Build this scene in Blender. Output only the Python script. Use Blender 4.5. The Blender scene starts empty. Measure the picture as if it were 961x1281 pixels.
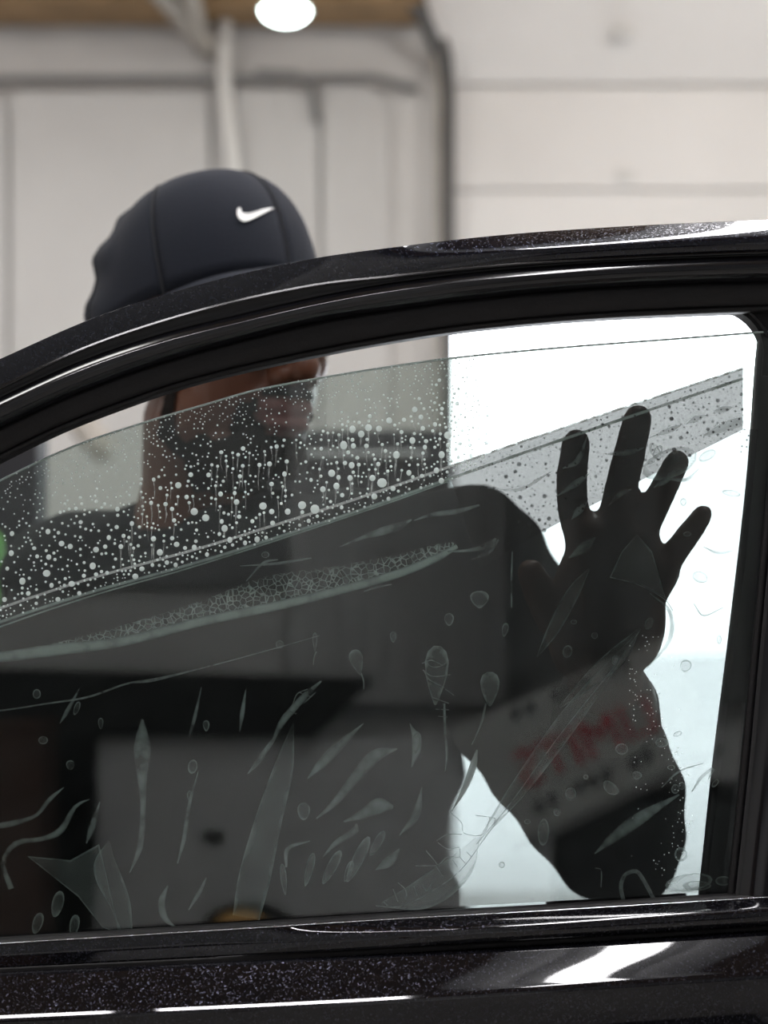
import bpy, bmesh, math, random
import numpy as np
from mathutils import Vector, Matrix
from mathutils.bvhtree import BVHTree

random.seed(7)
SC = bpy.context.scene
COL = SC.collection

# ------------------------------------------------------------------ camera, sky, light, exposure
F = 2019.0                      # focal length in pixels of the 961 x 1281 frame
CAM = Vector((0.0, -1.05, 1.2))
PITCH = math.radians(4.0)
cd = bpy.data.cameras.new('camera')
cam = bpy.data.objects.new('camera', cd)
COL.objects.link(cam)
cam.location = CAM
cam.rotation_euler = (math.pi / 2 + PITCH, 0, 0)
cd.sensor_fit = 'VERTICAL'
cd.sensor_height = 36.0
cd.lens = F / 1281.0 * 36.0
cd.clip_start = 0.05
cd.clip_end = 200
cd.dof.use_dof = True
cd.dof.focus_distance = 1.05 / math.cos(PITCH)
cd.dof.aperture_fstop = 4.6
SC.camera = cam

SKY = 9.0
w = bpy.data.worlds.new('overcast_sky')
SC.world = w
w.use_nodes = True
wn = w.node_tree.nodes
wn['Background'].inputs[0].default_value = (0.90, 0.95, 1.0, 1)
wn['Background'].inputs[1].default_value = SKY

SC.view_settings.view_transform = 'Standard'
SC.view_settings.look = 'None'
SC.view_settings.gamma = 1.0
SC.view_settings.exposure = 0.0
SC.view_settings.use_curve_mapping = False
SC.cycles.transparent_max_bounces = 32
SC.cycles.sample_clamp_indirect = 8.0


def area(name, loc, sx, sy, power, rot=(0, 0, 0), col=(1, 0.985, 0.965)):
    l = bpy.data.lights.new(name, 'AREA')
    l.shape = 'RECTANGLE'
    l.size, l.size_y = sx, sy
    l.energy = power
    l.color = col
    o = bpy.data.objects.new(name, l)
    COL.objects.link(o)
    o.location = loc
    o.rotation_euler = rot
    return o


# unseen fill lights added below the ceiling to brighten the room; no housings
FILL_LIGHTS = [(-2.2, 3.4, 71), (1.9, 3.4, 42), (-2.0, 0.9, 50), (2.0, 0.9, 45), (-1.9, -0.8, 46), (2.2, -0.6, 14)]
for (lx, ly, lp) in FILL_LIGHTS:
    area('added_fill_light', (lx, ly, 4.22), 1.1, 0.55, lp, (math.radians(55) if (lx > 0 and ly > 3) else 0, 0, 0))  # one added light tilts to brighten the garage door


# ------------------------------------------------------------------ helpers
SN, CN = math.sin(PITCH), math.cos(PITCH)


def P(px, py, Y):
    """the point at depth Y seen at pixel (px, py) of the photograph"""
    a, b = (px - 480.5) / F, (640.5 - py) / F
    d = Vector((a, CN - b * SN, SN + b * CN))
    t = (Y - CAM.y) / d.y
    return CAM + d * t


def ray(px, py):
    a, b = (px - 480.5) / F, (640.5 - py) / F
    return Vector((a, CN - b * SN, SN + b * CN)).normalized()


def tag(o, label=None, cat=None, group=None, kind=None):
    if label: o['label'] = label
    if cat: o['category'] = cat
    if group: o['group'] = group
    if kind: o['kind'] = kind
    return o


def empty(name, loc, label=None, cat=None, group=None, parent=None):
    o = bpy.data.objects.new(name, None)
    COL.objects.link(o)
    o.location = loc
    o.empty_display_size = 0.05
    if parent is not None: o.parent = parent
    bpy.context.view_layer.update()
    return tag(o, label, cat, group)


def attach(o, parent):
    bpy.context.view_layer.update()
    o.parent = parent
    o.matrix_parent_inverse = parent.matrix_world.inverted()


def link(name, me, mat=None, parent=None, smooth=True):
    o = bpy.data.objects.new(name, me)
    COL.objects.link(o)
    if mat is not None and not me.materials: me.materials.append(mat)
    if smooth and len(me.polygons):
        me.polygons.foreach_set('use_smooth', [True] * len(me.polygons))
    if parent is not None: attach(o, parent)
    return o


class MB:
    """collects shapes of ONE part"""
    def __init__(s):
        s.v, s.f, s.e = [], [], []

    def add(s, vs, fs, e=None):
        n = len(s.v)
        s.v += [tuple(v) for v in vs]
        s.f += [tuple(i + n for i in f) for f in fs]
        s.e += list(e) if e is not None else [0.0] * len(vs)

    def box(s, c, d, rz=0.0):
        x, y, z = d[0] / 2, d[1] / 2, d[2] / 2
        R = Matrix.Rotation(rz, 3, 'Z')
        vs = [Vector(c) + R @ Vector((i * x, j * y, k * z)) for i in (-1, 1) for j in (-1, 1) for k in (-1, 1)]
        s.add(vs, [(0, 1, 3, 2), (4, 6, 7, 5), (0, 4, 5, 1), (2, 3, 7, 6), (0, 2, 6, 4), (1, 5, 7, 3)])

    def ell(s, c, r, axes=None, nu=18, nv=11):
        A = axes or (Vector((1, 0, 0)), Vector((0, 1, 0)), Vector((0, 0, 1)))
        vs = []
        for j in range(1, nv):
            th = math.pi * j / nv
            for i in range(nu):
                ph = 2 * math.pi * i / nu
                vs.append(Vector(c) + A[0] * (r[0] * math.sin(th) * math.cos(ph)) + A[1] * (r[1] * math.sin(th) * math.sin(ph)) + A[2] * (r[2] * math.cos(th)))
        fs = [(j * nu + i, (j + 1) * nu + i, (j + 1) * nu + (i + 1) % nu, j * nu + (i + 1) % nu) for j in range(nv - 2) for i in range(nu)]
        t, b = len(vs), len(vs) + 1
        vs += [Vector(c) + A[2] * r[2], Vector(c) - A[2] * r[2]]
        fs += [(t, i, (i + 1) % nu) for i in range(nu)]
        o = (nv - 2) * nu
        fs += [(b, o + (i + 1) % nu, o + i) for i in range(nu)]
        s.add(vs, fs)

    def tube(s, pts, rad, n=12, caps=True):
        """round-ended tapering tube along points"""
        pts = [Vector(p) for p in pts]
        rad = [rad] * len(pts) if not hasattr(rad, '__len__') else list(rad)
        P2, R2 = [], []
        d0 = (pts[1] - pts[0]).normalized(); d1 = (pts[-1] - pts[-2]).normalized()
        if caps:
            for k in (85, 60, 30):
                a = math.radians(k)
                P2.append(pts[0] - d0 * rad[0] * math.sin(a)); R2.append(rad[0] * math.cos(a))
        P2 += pts; R2 += rad
        if caps:
            for k in (30, 60, 85):
                a = math.radians(k)
                P2.append(pts[-1] + d1 * rad[-1] * math.sin(a)); R2.append(rad[-1] * math.cos(a))
        vs, fs = [], []
        up = Vector((0, 0, 1)) if abs(d0.z) < 0.9 else Vector((1, 0, 0))
        x = d0.cross(up).normalized()
        for i, p in enumerate(P2):
            d = (P2[min(i + 1, len(P2) - 1)] - P2[max(i - 1, 0)]).normalized()
            x = (x - d * x.dot(d)).normalized()
            y = d.cross(x)
            for k in range(n):
                a = 2 * math.pi * k / n
                vs.append(p + (x * math.cos(a) + y * math.sin(a)) * R2[i])
        m = len(P2)
        fs = [(i * n + k, i * n + (k + 1) % n, (i + 1) * n + (k + 1) % n, (i + 1) * n + k) for i in range(m - 1) for k in range(n)]
        fs += [tuple(range(n - 1, -1, -1)), tuple(range((m - 1) * n, m * n))]
        s.add(vs, fs)

    def prism(s, poly, y0, y1):
        """solid from a pixel outline between two depths"""
        n = len(poly)
        m0 = [P(x, y, y0) for x, y in poly]
        m1 = [Vector((v.x, y1, v.z)) for v in m0]
        s.add(m0 + m1, [tuple(range(n))[::-1], tuple(range(n, 2 * n))] + [(i, (i + 1) % n, n + (i + 1) % n, n + i) for i in range(n)])

    def mesh(s, name):
        me = bpy.data.meshes.new(name)
        me.from_pydata(s.v, [], s.f)
        a = me.attributes.new('edge', 'FLOAT', 'POINT')
        a.data.foreach_set('value', s.e)
        bm = bmesh.new(); bm.from_mesh(me)
        bmesh.ops.recalc_face_normals(bm, faces=bm.faces)
        bm.to_mesh(me); bm.free()
        me.update()
        return me

    def build(s, name, mat, parent=None, smooth=True, bevel=0):
        o = link(name, s.mesh(name), mat, parent, smooth)
        if bevel:
            b = o.modifiers.new('bevel', 'BEVEL'); b.width = bevel; b.segments = 2; b.limit_method = 'ANGLE'
        return o


def curve(pts):
    """smooth y(x) through points (Catmull-Rom on uneven knots)"""
    X = [p[0] for p in pts]; Y = [p[1] for p in pts]
    n = len(X)
    M = []
    for i in range(n):
        a, b = max(i - 1, 0), min(i + 1, n - 1)
        M.append((Y[b] - Y[a]) / (X[b] - X[a]))

    def f(x):
        if x <= X[0]: return Y[0] + M[0] * (x - X[0])
        if x >= X[-1]: return Y[-1] + M[-1] * (x - X[-1])
        i = 0
        while x > X[i + 1]: i += 1
        h = X[i + 1] - X[i]; t = (x - X[i]) / h
        return ((2 * t ** 3 - 3 * t * t + 1) * Y[i] + (t ** 3 - 2 * t * t + t) * h * M[i]
                + (-2 * t ** 3 + 3 * t * t) * Y[i + 1] + (t ** 3 - t * t) * h * M[i + 1])
    return f


def spline(pts, n):
    """n points along a smooth path through tuples of any length"""
    t = [0.0]
    for a, b in zip(pts, pts[1:]):
        t.append(t[-1] + max(math.hypot(b[0] - a[0], b[1] - a[1]), 1e-4))
    fs = [curve([(t[i], p[k]) for i, p in enumerate(pts)]) for k in range(len(pts[0]))]
    return [tuple(f(t[-1] * i / (n - 1)) for f in fs) for i in range(n)]


# ------------------------------------------------------------------ materials
def new_mat(name):
    m = bpy.data.materials.new(name); m.use_nodes = True
    nt = m.node_tree
    return m, nt, nt.nodes, nt.links


def pbr(name, col, rough=0.5, metal=0.0, noise=0.0, nscale=8.0, bump=0.0, bscale=60.0, coat=0.0, sheen=0.0, spec=0.5):
    m, nt, N, L = new_mat(name)
    b = N['Principled BSDF']
    b.inputs['Base Color'].default_value = (*col, 1)
    b.inputs['Roughness'].default_value = rough
    b.inputs['Metallic'].default_value = metal
    b.inputs['Specular IOR Level'].default_value = spec
    if coat:
        b.inputs['Coat Weight'].default_value = coat
        b.inputs['Coat Roughness'].default_value = 0.03
    if sheen:
        b.inputs['Sheen Weight'].default_value = sheen
    tc = N.new('ShaderNodeTexCoord')
    if noise:
        n = N.new('ShaderNodeTexNoise'); n.inputs['Scale'].default_value = nscale; n.inputs['Detail'].default_value = 5
        L.new(tc.outputs['Object'], n.inputs['Vector'])
        r = N.new('ShaderNodeMapRange')
        r.inputs['From Min'].default_value = 0.3; r.inputs['From Max'].default_value = 0.7
        r.inputs['To Min'].default_value = 1 - noise; r.inputs['To Max'].default_value = 1 + noise
        L.new(n.outputs['Fac'], r.inputs['Value'])
        v = N.new('ShaderNodeVectorMath'); v.operation = 'SCALE'
        v.inputs[0].default_value = col
        L.new(r.outputs[0], v.inputs['Scale'])
        L.new(v.outputs[0], b.inputs['Base Color'])
    if bump:
        n2 = N.new('ShaderNodeTexNoise'); n2.inputs['Scale'].default_value = bscale; n2.inputs['Detail'].default_value = 4
        L.new(tc.outputs['Object'], n2.inputs['Vector'])
        bp = N.new('ShaderNodeBump'); bp.inputs['Strength'].default_value = bump; bp.inputs['Distance'].default_value = 0.002
        L.new(n2.outputs['Fac'], bp.inputs['Height'])
        L.new(bp.outputs[0], b.inputs['Normal'])
    return m


def emit(name, col, strength):
    m, nt, N, L = new_mat(name)
    N.remove(N['Principled BSDF'])
    e = N.new('ShaderNodeEmission')
    e.inputs[0].default_value = (*col, 1); e.inputs[1].default_value = strength
    L.new(e.outputs[0], N['Material Output'].inputs[0])
    return m


def flake_paint(name, base, flake, lean=0.45):
    """black metallic lacquer: fine flakes with scattered facing under a clear coat"""
    m, nt, N, L = new_mat(name)
    b = N['Principled BSDF']
    tc = N.new('ShaderNodeTexCoord')
    vo = N.new('ShaderNodeTexVoronoi'); vo.inputs['Scale'].default_value = 1250
    L.new(tc.outputs['Object'], vo.inputs['Vector'])
    big = N.new('ShaderNodeTexNoise'); big.inputs['Scale'].default_value = 480; big.inputs['Detail'].default_value = 2
    L.new(tc.outputs['Object'], big.inputs['Vector'])
    sep = N.new('ShaderNodeSeparateColor'); L.new(vo.outputs['Color'], sep.inputs[0])
    mul = N.new('ShaderNodeMath'); mul.operation = 'MULTIPLY'
    L.new(sep.outputs[0], mul.inputs[0]); L.new(big.outputs['Fac'], mul.inputs[1])
    mr = N.new('ShaderNodeMapRange')
    mr.inputs['From Min'].default_value = 0.34; mr.inputs['From Max'].default_value = 0.60
    L.new(mul.outputs[0], mr.inputs['Value'])
    mix = N.new('ShaderNodeMix'); mix.data_type = 'RGBA'
    mix.inputs['A'].default_value = (*base, 1); mix.inputs['B'].default_value = (*flake, 1)
    L.new(mr.outputs[0], mix.inputs['Factor'])
    L.new(mix.outputs['Result'], b.inputs['Base Color'])
    L.new(mr.outputs[0], b.inputs['Metallic'])
    b.inputs['Roughness'].default_value = 0.30
    b.inputs['Specular IOR Level'].default_value = 0.0
    b.inputs['Coat Weight'].default_value = 0.8
    b.inputs['Coat Roughness'].default_value = 0.02
    # each flake leans its own way
    sub = N.new('ShaderNodeVectorMath'); sub.operation = 'SUBTRACT'; sub.inputs[1].default_value = (0.5, 0.5, 0.5)
    L.new(vo.outputs['Color'], sub.inputs[0])
    scl = N.new('ShaderNodeVectorMath'); scl.operation = 'SCALE'; scl.inputs['Scale'].default_value = lean
    L.new(sub.outputs[0], scl.inputs[0])
    geo = N.new('ShaderNodeNewGeometry')
    add = N.new('ShaderNodeVectorMath'); L.new(geo.outputs['Normal'], add.inputs[0]); L.new(scl.outputs[0], add.inputs[1])
    nor = N.new('ShaderNodeVectorMath'); nor.operation = 'NORMALIZE'; L.new(add.outputs[0], nor.inputs[0])
    L.new(nor.outputs[0], b.inputs['Normal'])
    return m


def sheet(name, tint, gloss, haze=0.0, haze_col=(0.5, 0.55, 0.53), grain=0.0, gscale=40.0):
    """clear or tinted pane: see-through tint, mirror gloss, a little haze"""
    m, nt, N, L = new_mat(name)
    N.remove(N['Principled BSDF'])
    t = N.new('ShaderNodeBsdfTransparent'); t.inputs[0].default_value = (*tint, 1)
    g = N.new('ShaderNodeBsdfGlossy'); g.inputs['Roughness'].default_value = 0.0
    g.inputs[0].default_value = (1, 1, 1, 1)
    mx = N.new('ShaderNodeMixShader')
    lw = N.new('ShaderNodeFresnel'); lw.inputs['IOR'].default_value = 1.5
    ml = N.new('ShaderNodeMath'); ml.operation = 'MULTIPLY'; ml.use_clamp = True; ml.inputs[1].default_value = gloss / 0.04
    L.new(lw.outputs[0], ml.inputs[0]); L.new(ml.outputs[0], mx.inputs[0])
    L.new(t.outputs[0], mx.inputs[1]); L.new(g.outputs[0], mx.inputs[2])
    out = mx
    if haze:
        d = N.new('ShaderNodeBsdfDiffuse'); d.inputs[0].default_value = (*haze_col, 1)
        m2 = N.new('ShaderNodeMixShader'); m2.inputs[0].default_value = haze
        if grain:
            tc = N.new('ShaderNodeTexCoord')
            n = N.new('ShaderNodeTexNoise'); n.inputs['Scale'].default_value = gscale; n.inputs['Detail'].default_value = 6
            L.new(tc.outputs['Object'], n.inputs['Vector'])
            r = N.new('ShaderNodeMapRange'); r.inputs['From Min'].default_value = 0.35; r.inputs['From Max'].default_value = 0.7
            r.inputs['To Min'].default_value = haze * (1 - grain); r.inputs['To Max'].default_value = haze * (1 + grain)
            L.new(n.outputs['Fac'], r.inputs['Value']); L.new(r.outputs[0], m2.inputs[0])
        L.new(mx.outputs[0], m2.inputs[1]); L.new(d.outputs[0], m2.inputs[2])
        out = m2
    L.new(out.outputs[0], N['Material Output'].inputs[0])
    return m


def milky(name, col, lo, hi, power=3.0, trans=0.35, grain=0.4, gscale=160.0, cells=0.0):
    """soapy water and trapped air: partly see-through, denser towards each outline"""
    m, nt, N, L = new_mat(name)
    N.remove(N['Principled BSDF'])
    t = N.new('ShaderNodeBsdfTransparent')
    d = N.new('ShaderNodeBsdfDiffuse'); d.inputs[0].default_value = (*col, 1)
    tr = N.new('ShaderNodeBsdfTranslucent'); tr.inputs[0].default_value = (*col, 1)
    mm = N.new('ShaderNodeMixShader'); mm.inputs[0].default_value = trans
    L.new(d.outputs[0], mm.inputs[1]); L.new(tr.outputs[0], mm.inputs[2])
    at = N.new('ShaderNodeAttribute'); at.attribute_name = 'edge'
    pw = N.new('ShaderNodeMath'); pw.operation = 'POWER'; pw.inputs[1].default_value = power
    L.new(at.outputs['Fac'], pw.inputs[0])
    mr = N.new('ShaderNodeMapRange'); mr.inputs['To Min'].default_value = lo; mr.inputs['To Max'].default_value = hi
    L.new(pw.outputs[0], mr.inputs['Value'])
    tc = N.new('ShaderNodeTexCoord')
    n = N.new('ShaderNodeTexNoise'); n.inputs['Scale'].default_value = gscale; n.inputs['Detail'].default_value = 3
    L.new(tc.outputs['Object'], n.inputs['Vector'])
    r = N.new('ShaderNodeMapRange'); r.inputs['From Min'].default_value = 0.3; r.inputs['From Max'].default_value = 0.7
    r.inputs['To Min'].default_value = 1 - grain; r.inputs['To Max'].default_value = 1 + grain
    L.new(n.outputs['Fac'], r.inputs['Value'])
    mu = N.new('ShaderNodeMath'); mu.operation = 'MULTIPLY'; mu.use_clamp = True
    L.new(mr.outputs[0], mu.inputs[0]); L.new(r.outputs[0], mu.inputs[1])
    fac = mu
    if cells:
        vo = N.new('ShaderNodeTexVoronoi'); vo.feature = 'DISTANCE_TO_EDGE'; vo.inputs['Scale'].default_value = cells
        L.new(tc.outputs['Object'], vo.inputs['Vector'])
        ce = N.new('ShaderNodeMapRange')
        ce.inputs['From Min'].default_value = 0.02; ce.inputs['From Max'].default_value = 0.11
        ce.inputs['To Min'].default_value = 1.0; ce.inputs['To Max'].default_value = 0.12
        L.new(vo.outputs['Distance'], ce.inputs['Value'])
        m3 = N.new('ShaderNodeMath'); m3.operation = 'MULTIPLY'; m3.use_clamp = True
        L.new(mu.outputs[0], m3.inputs[0]); L.new(ce.outputs[0], m3.inputs[1])
        fac = m3
    ms = N.new('ShaderNodeMixShader')
    L.new(fac.outputs[0], ms.inputs[0]); L.new(t.outputs[0], ms.inputs[1]); L.new(mm.outputs[0], ms.inputs[2])
    L.new(ms.outputs[0], N['Material Output'].inputs[0])
    return m


M = dict(
    wall=pbr('painted_wall', (0.59, 0.585, 0.58), 0.7, noise=0.05, nscale=2.5),
    wallgrey=pbr('grey_wall', (0.58, 0.565, 0.55), 0.7, noise=0.07, nscale=2.0),
    panel=pbr('white_wall_panel', (0.53, 0.52, 0.51), 0.5, noise=0.03, nscale=3),
    gdoor=pbr('garage_door_paint', (0.80, 0.785, 0.77), 0.45, noise=0.02, nscale=3),
    dark_trim=pbr('dark_door_trim', (0.09, 0.088, 0.085), 0.6),
    wood=pbr('brown_ceiling_wood', (0.30, 0.19, 0.095), 0.6, noise=0.25, nscale=5),
    steel=pbr('grey_beam_paint', (0.40, 0.37, 0.33), 0.5, noise=0.1),
    conduit=pbr('white_conduit', (0.70, 0.69, 0.67), 0.4),
    floor=pbr('concrete_floor', (0.30, 0.29, 0.28), 0.5, noise=0.15, nscale=3),
    outside=pbr('pale_outdoor_concrete', (0.63, 0.63, 0.64), 0.9, noise=0.05, nscale=1.5),
    black=pbr('black_plastic', (0.012, 0.012, 0.013), 0.4),
    gloss=pbr('gloss_black_trim', (0.004, 0.004, 0.005), 0.12, spec=0.4),
    rubber=pbr('black_rubber', (0.006, 0.0055, 0.006), 0.5, spec=0.25, bump=0.15, bscale=400),
    satin=pbr('satin_black_channel', (0.005, 0.005, 0.006), 0.35, spec=0.3),
    bright=pbr('thin_bright_strip', (0.45, 0.45, 0.47), 0.18, metal=1.0),
    paint=flake_paint('black_metallic_paint', (0.003, 0.003, 0.004), (0.024, 0.024, 0.033)),
    railpaint=flake_paint('smooth_black_paint', (0.003, 0.003, 0.005), (0.016, 0.018, 0.027), 0.05),
    glass=sheet('green_window_glass', (0.735, 0.775, 0.755), 0.042),
    gedge=pbr('ground_glass_edge', (0.62, 0.70, 0.68), 0.25),
    film=sheet('dark_window_film', (0.285, 0.287, 0.29), 0.03, haze=0.012, grain=0.8, gscale=30),
    strip=sheet('grey_film_strip', (0.385, 0.352, 0.352), 0.01, haze=0.008, haze_col=(0.62, 0.60, 0.62), grain=0.8, gscale=55),
    drop=milky('soapy_droplet', (0.80, 0.88, 0.86), 0.92, 0.80, 3, 0.40, 0.1),
    trail=milky('drip_trail', (0.66, 0.70, 0.68), 0.36, 0.15, 1, 0.35, 0.5),
    bubble=milky('trapped_air_bubble', (0.84, 0.93, 0.91), 0.16, 0.55, 3, 0.3, 0.5),
    crease=milky('film_crease', (0.84, 0.93, 0.92), 0.46, 0.18, 2, 0.3, 0.55, 90),
    fold=milky('film_fold', (0.76, 0.85, 0.84), 0.17, 0.46, 4, 0.3, 0.5, 60),
    foam=milky('soap_foam', (0.84, 0.93, 0.90), 0.9, 0.3, 2, 0.3, 0.5, 120, cells=270),
    foamline=milky('soap_foam_ridge', (0.88, 0.97, 0.94), 0.92, 0.20, 2, 0.15, 0.3, 90),
    line=milky('water_line', (0.70, 0.74, 0.74), 0.5, 0.5, 1, 0.3, 0.5, 200),
    cloth=pbr('black_cotton', (0.008, 0.009, 0.010), 0.9, bump=0.35, bscale=250, spec=0.2),
    denim=pbr('dark_trouser_cloth', (0.02, 0.022, 0.03), 0.9),
    shoe=pbr('black_shoe_leather', (0.015, 0.015, 0.015), 0.5),
    cap=pbr('navy_cap_cloth', (0.0062, 0.0080, 0.0135), 0.85, bump=0.3, bscale=500, spec=0.2),
    thread=pbr('dark_seam_thread', (0.008, 0.009, 0.012), 0.9),
    white=pbr('white_embroidery', (0.82, 0.82, 0.80), 0.7),
    beard=pbr('black_beard_hair', (0.010, 0.008, 0.007), 0.9, bump=0.6, bscale=700, spec=0.1),
    eye=pbr('eye_white', (0.6, 0.57, 0.52), 0.2),
    iris=pbr('dark_iris', (0.02, 0.01, 0.006), 0.15),
    lamp=emit('lamp_glow', (0.86, 1.0, 0.96), 14.0),
    tube=emit('tube_glow', (1.0, 0.97, 1.0), 85.0),
    bigtube=emit('bright_tube_glow', (1.0, 0.98, 1.0), 75.0),
    diffuser=pbr('lamp_housing_white', (0.75, 0.75, 0.74), 0.4),
    cabinet=pbr('light_grey_cabinet', (0.545, 0.545, 0.555), 0.5, noise=0.04, nscale=3),
    card=pbr('brown_cardboard', (0.07, 0.035, 0.025), 0.8, noise=0.1),
    brass=pbr('brass', (0.62, 0.36, 0.12), 0.4, metal=0.3),
    red=pbr('red_lettering', (0.42, 0.03, 0.04), 0.6),
    signwhite=pbr('grey_white_sign', (0.42, 0.42, 0.41), 0.5),
    speck=milky('refraction_dark_speck', (0.05, 0.05, 0.05), .75, .75, 1, .2, .2),  # dark look of refraction at air gaps put into the colour
    added_shield=pbr('dark_added_shield', (0.05, 0.05, 0.05), 0.6),
    shade_drape=pbr('dark_shade_drape', (0.16, 0.163, 0.163), 0.9),
    wallup=pbr('dimmed_upper_wall', (0.25, 0.255, 0.26), 0.8, noise=0.06, nscale=2),
    green=pbr('green_plastic', (0.06, 0.22, 0.03), 0.4),
    toolbox=pbr('charcoal_tool_chest', (0.016, 0.016, 0.018), 0.6, spec=0.2),
    grey=pbr('grey_worktop', (0.20, 0.20, 0.20), 0.5),
)

# skin: colour carried by the mesh (lips a little redder)
m, nt, N, L = new_mat('brown_skin')
b = N['Principled BSDF']
at = N.new('ShaderNodeAttribute'); at.attribute_name = 'tone'
L.new(at.outputs['Color'], b.inputs['Base Color'])
b.inputs['Roughness'].default_value = 0.42
b.inputs['Specular IOR Level'].default_value = 0.3
b.inputs['Subsurface Weight'].default_value = 0.06
b.inputs['Subsurface Radius'].default_value = (0.01, 0.004, 0.002)
M['skin'] = m

# ------------------------------------------------------------------ the room
YB, YF, XL, XR, ZC = 6.2, -2.75, -4.2, 4.2, 4.32
s = MB(); s.box(((XL + XR) / 2, (YB + YF) / 2, -0.05), (XR - XL + .3, YB - YF + .3, 0.1)); s.build('floor', M['floor'], smooth=False)['kind'] = 'structure'
s = MB(); s.box(((XL + XR) / 2, (YB + YF) / 2, ZC + 0.05), (XR - XL + .3, YB - YF + .3, 0.1)); s.build('ceiling', M['wood'], smooth=False)['kind'] = 'structure'
s = MB(); s.box((XL - 0.06, (YB + YF) / 2, ZC / 2), (0.12, YB - YF, ZC)); s.build('wall_left', M['wall'], smooth=False)['kind'] = 'structure'
s = MB(); s.box((XR + 0.06, (YB + YF) / 2, ZC / 2), (0.12, YB - YF, ZC)); s.build('wall_right', M['wall'], smooth=False)['kind'] = 'structure'
s = MB(); s.box(((XL + XR) / 2, YF - 0.06, ZC / 2), (XR - XL, 0.12, ZC)); s.build('wall_front', M['wall'], smooth=False)['kind'] = 'structure'
s = MB(); zt = 1.2 + (2.75 + 1.05) * math.tan(PITCH - math.atan(92 / F)); s.box(((XL + XR) / 2, YF + 0.012, (zt + ZC) / 2), (XR - XL, 0.024, ZC - zt)); s.build('added_upper_panel', M['wallup'], bpy.data.objects['wall_front'], smooth=False)  # added sheet, toned darker so the upper window reflection dims
# far wall with the door opening (right of the jamb)
XJ = P(566, 300, YB).x
XD = 3.7
wb = MB()
wb.box(((XL + XJ) / 2, YB + 0.08, ZC / 2), (XJ - XL, 0.16, ZC))
wb.box(((XD + XR) / 2, YB + 0.08, ZC / 2), (XR - XD, 0.16, ZC))
wall_back = wb.build('wall_back', M['wallgrey'], smooth=False); wall_back['kind'] = 'structure'


def rounded(x0, y0, x1, y1, r, corners):
    """pixel outline of a box with some corners rounded: tl tr br bl"""
    out = []
    for (cx, cy, a0, k) in ((x0, y0, 180, 0), (x1, y0, 270, 1), (x1, y1, 0, 2), (x0, y1, 90, 3)):
        if corners[k]:
            ox, oy = cx + (r if k in (0, 3) else -r), cy + (r if k in (0, 1) else -r)
            for i in range(7):
                a = math.radians(a0 + 15 * i)
                out.append((ox + r * math.cos(a), oy + r * math.sin(a)))
        else:
            out.append((cx, cy))
    return out


for q in (rounded(-260, 116, 8, 1200, 30, (1, 1, 0, 0)), rounded(14, 114, 262, 1200, 14, (1, 1, 0, 0)), rounded(268, 112, 398, 1200, 40, (0, 1, 0, 0)), rounded(404, 108, 486, 1200, 36, (0, 1, 0, 0))):
    s = MB(); s.prism(q, YB - 0.05, YB + 0.01); s.build('wall_panel', M['panel'], wall_back, smooth=False)
s = MB(); s.tube([P(-300, 101, YB - .09), P(470, 97, YB - .09), P(520, 110, YB - .06)], 0.020, 10); s.build('rail', M['grey'], wall_back)
s = MB(); s.tube([P(281, -30, YB - .1), P(281, 112, YB - .1), P(288, 170, YB - .12), P(300, 260, YB - .12), P(300, 900, YB - .12)], 0.035, 10); s.build('conduit_pipe', M['conduit'], wall_back)
s = MB(); s.tube([P(318, 100, YB - .09), P(322, 90, YB - .09), P(372, 92, YB - .09), P(392, 112, YB - .09), P(396, 150, YB - .09)], 0.016, 8); s.build('conduit_pipe', M['grey'], wall_back)
# jamb and door track with the chamfered head
s = MB()
s.prism([(505, -60), (536, 30), (549, 82), (551, 120), (551, 1130), (569, 1130), (569, 120), (566, 70), (552, 20), (530, -60)], YB - 0.06, YB + 0.03)
s.build('trim_1', M['dark_trim'], smooth=False)['kind'] = 'structure'
s = MB(); s.tube([P(541, 60, YB - .12), P(548, 110, YB - .12), P(548, 1120, YB - .12)], 0.012, 8); s.build('door_track', M['steel'], bpy.data.objects['trim_1'])
# sectional door, raised: only its panels show above the car
d1 = empty('door_1', (XJ + 1.7, YB + 0.06, 2.6)); d1['kind'] = 'structure'
zs = [P(700, 362, YB).z, P(700, 235, YB).z, P(700, 104, YB).z]
for i, (z0, z1) in enumerate(((zs[0], zs[1]), (zs[1], zs[2]))):
    s = MB(); s.box(((XJ + XD) / 2, YB + 0.06, (z0 + z1) / 2), (XD - XJ, 0.05, z1 - z0 - 0.012)); s.box(((XJ + XD) / 2, YB + 0.075, z1), (XD - XJ, .012, .03)); s.build('panel', M['gdoor'], d1, smooth=False, bevel=0.008)
s = MB()          # the upper section already leans into the curve of the track
s.add([Vector((x - (XJ - P(507, -22, YB - .22).x if x == XJ and y < YB - .2 else 0), y, z)) for x in (XJ, XD) for (y, z) in ((YB + .03, zs[2] + .01), (YB + .085, zs[2] + .01), (YB - .20, ZC - .03), (YB - .26, ZC - .05))],
      [(0, 1, 2, 3), (4, 7, 6, 5), (0, 4, 5, 1), (1, 5, 6, 2), (2, 6, 7, 3), (3, 7, 4, 0)])
s.build('panel', M['gdoor'], d1, smooth=False)
s = MB(); s.box((P(785, 218, YB).x, YB + 0.028, P(785, 218, YB).z), (0.09, 0.02, 0.045)); s.build('hinge', M['conduit'], d1, bevel=.005)
s = MB(); s.box((P(775, 40, YB).x, YB - 0.13, P(775, 40, YB).z - .05), (0.09, 0.06, 0.045)); s.build('hinge', M['conduit'], d1, bevel=.005)
s = MB(); s.tube([P(558, 98, YB - .02), P(550, 72, YB - .10), P(536, 34, YB - .2), P(500, -24, YB - .34)], .032, 8); s.build('curved_track', M['dark_trim'], bpy.data.objects['trim_1'])
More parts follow.
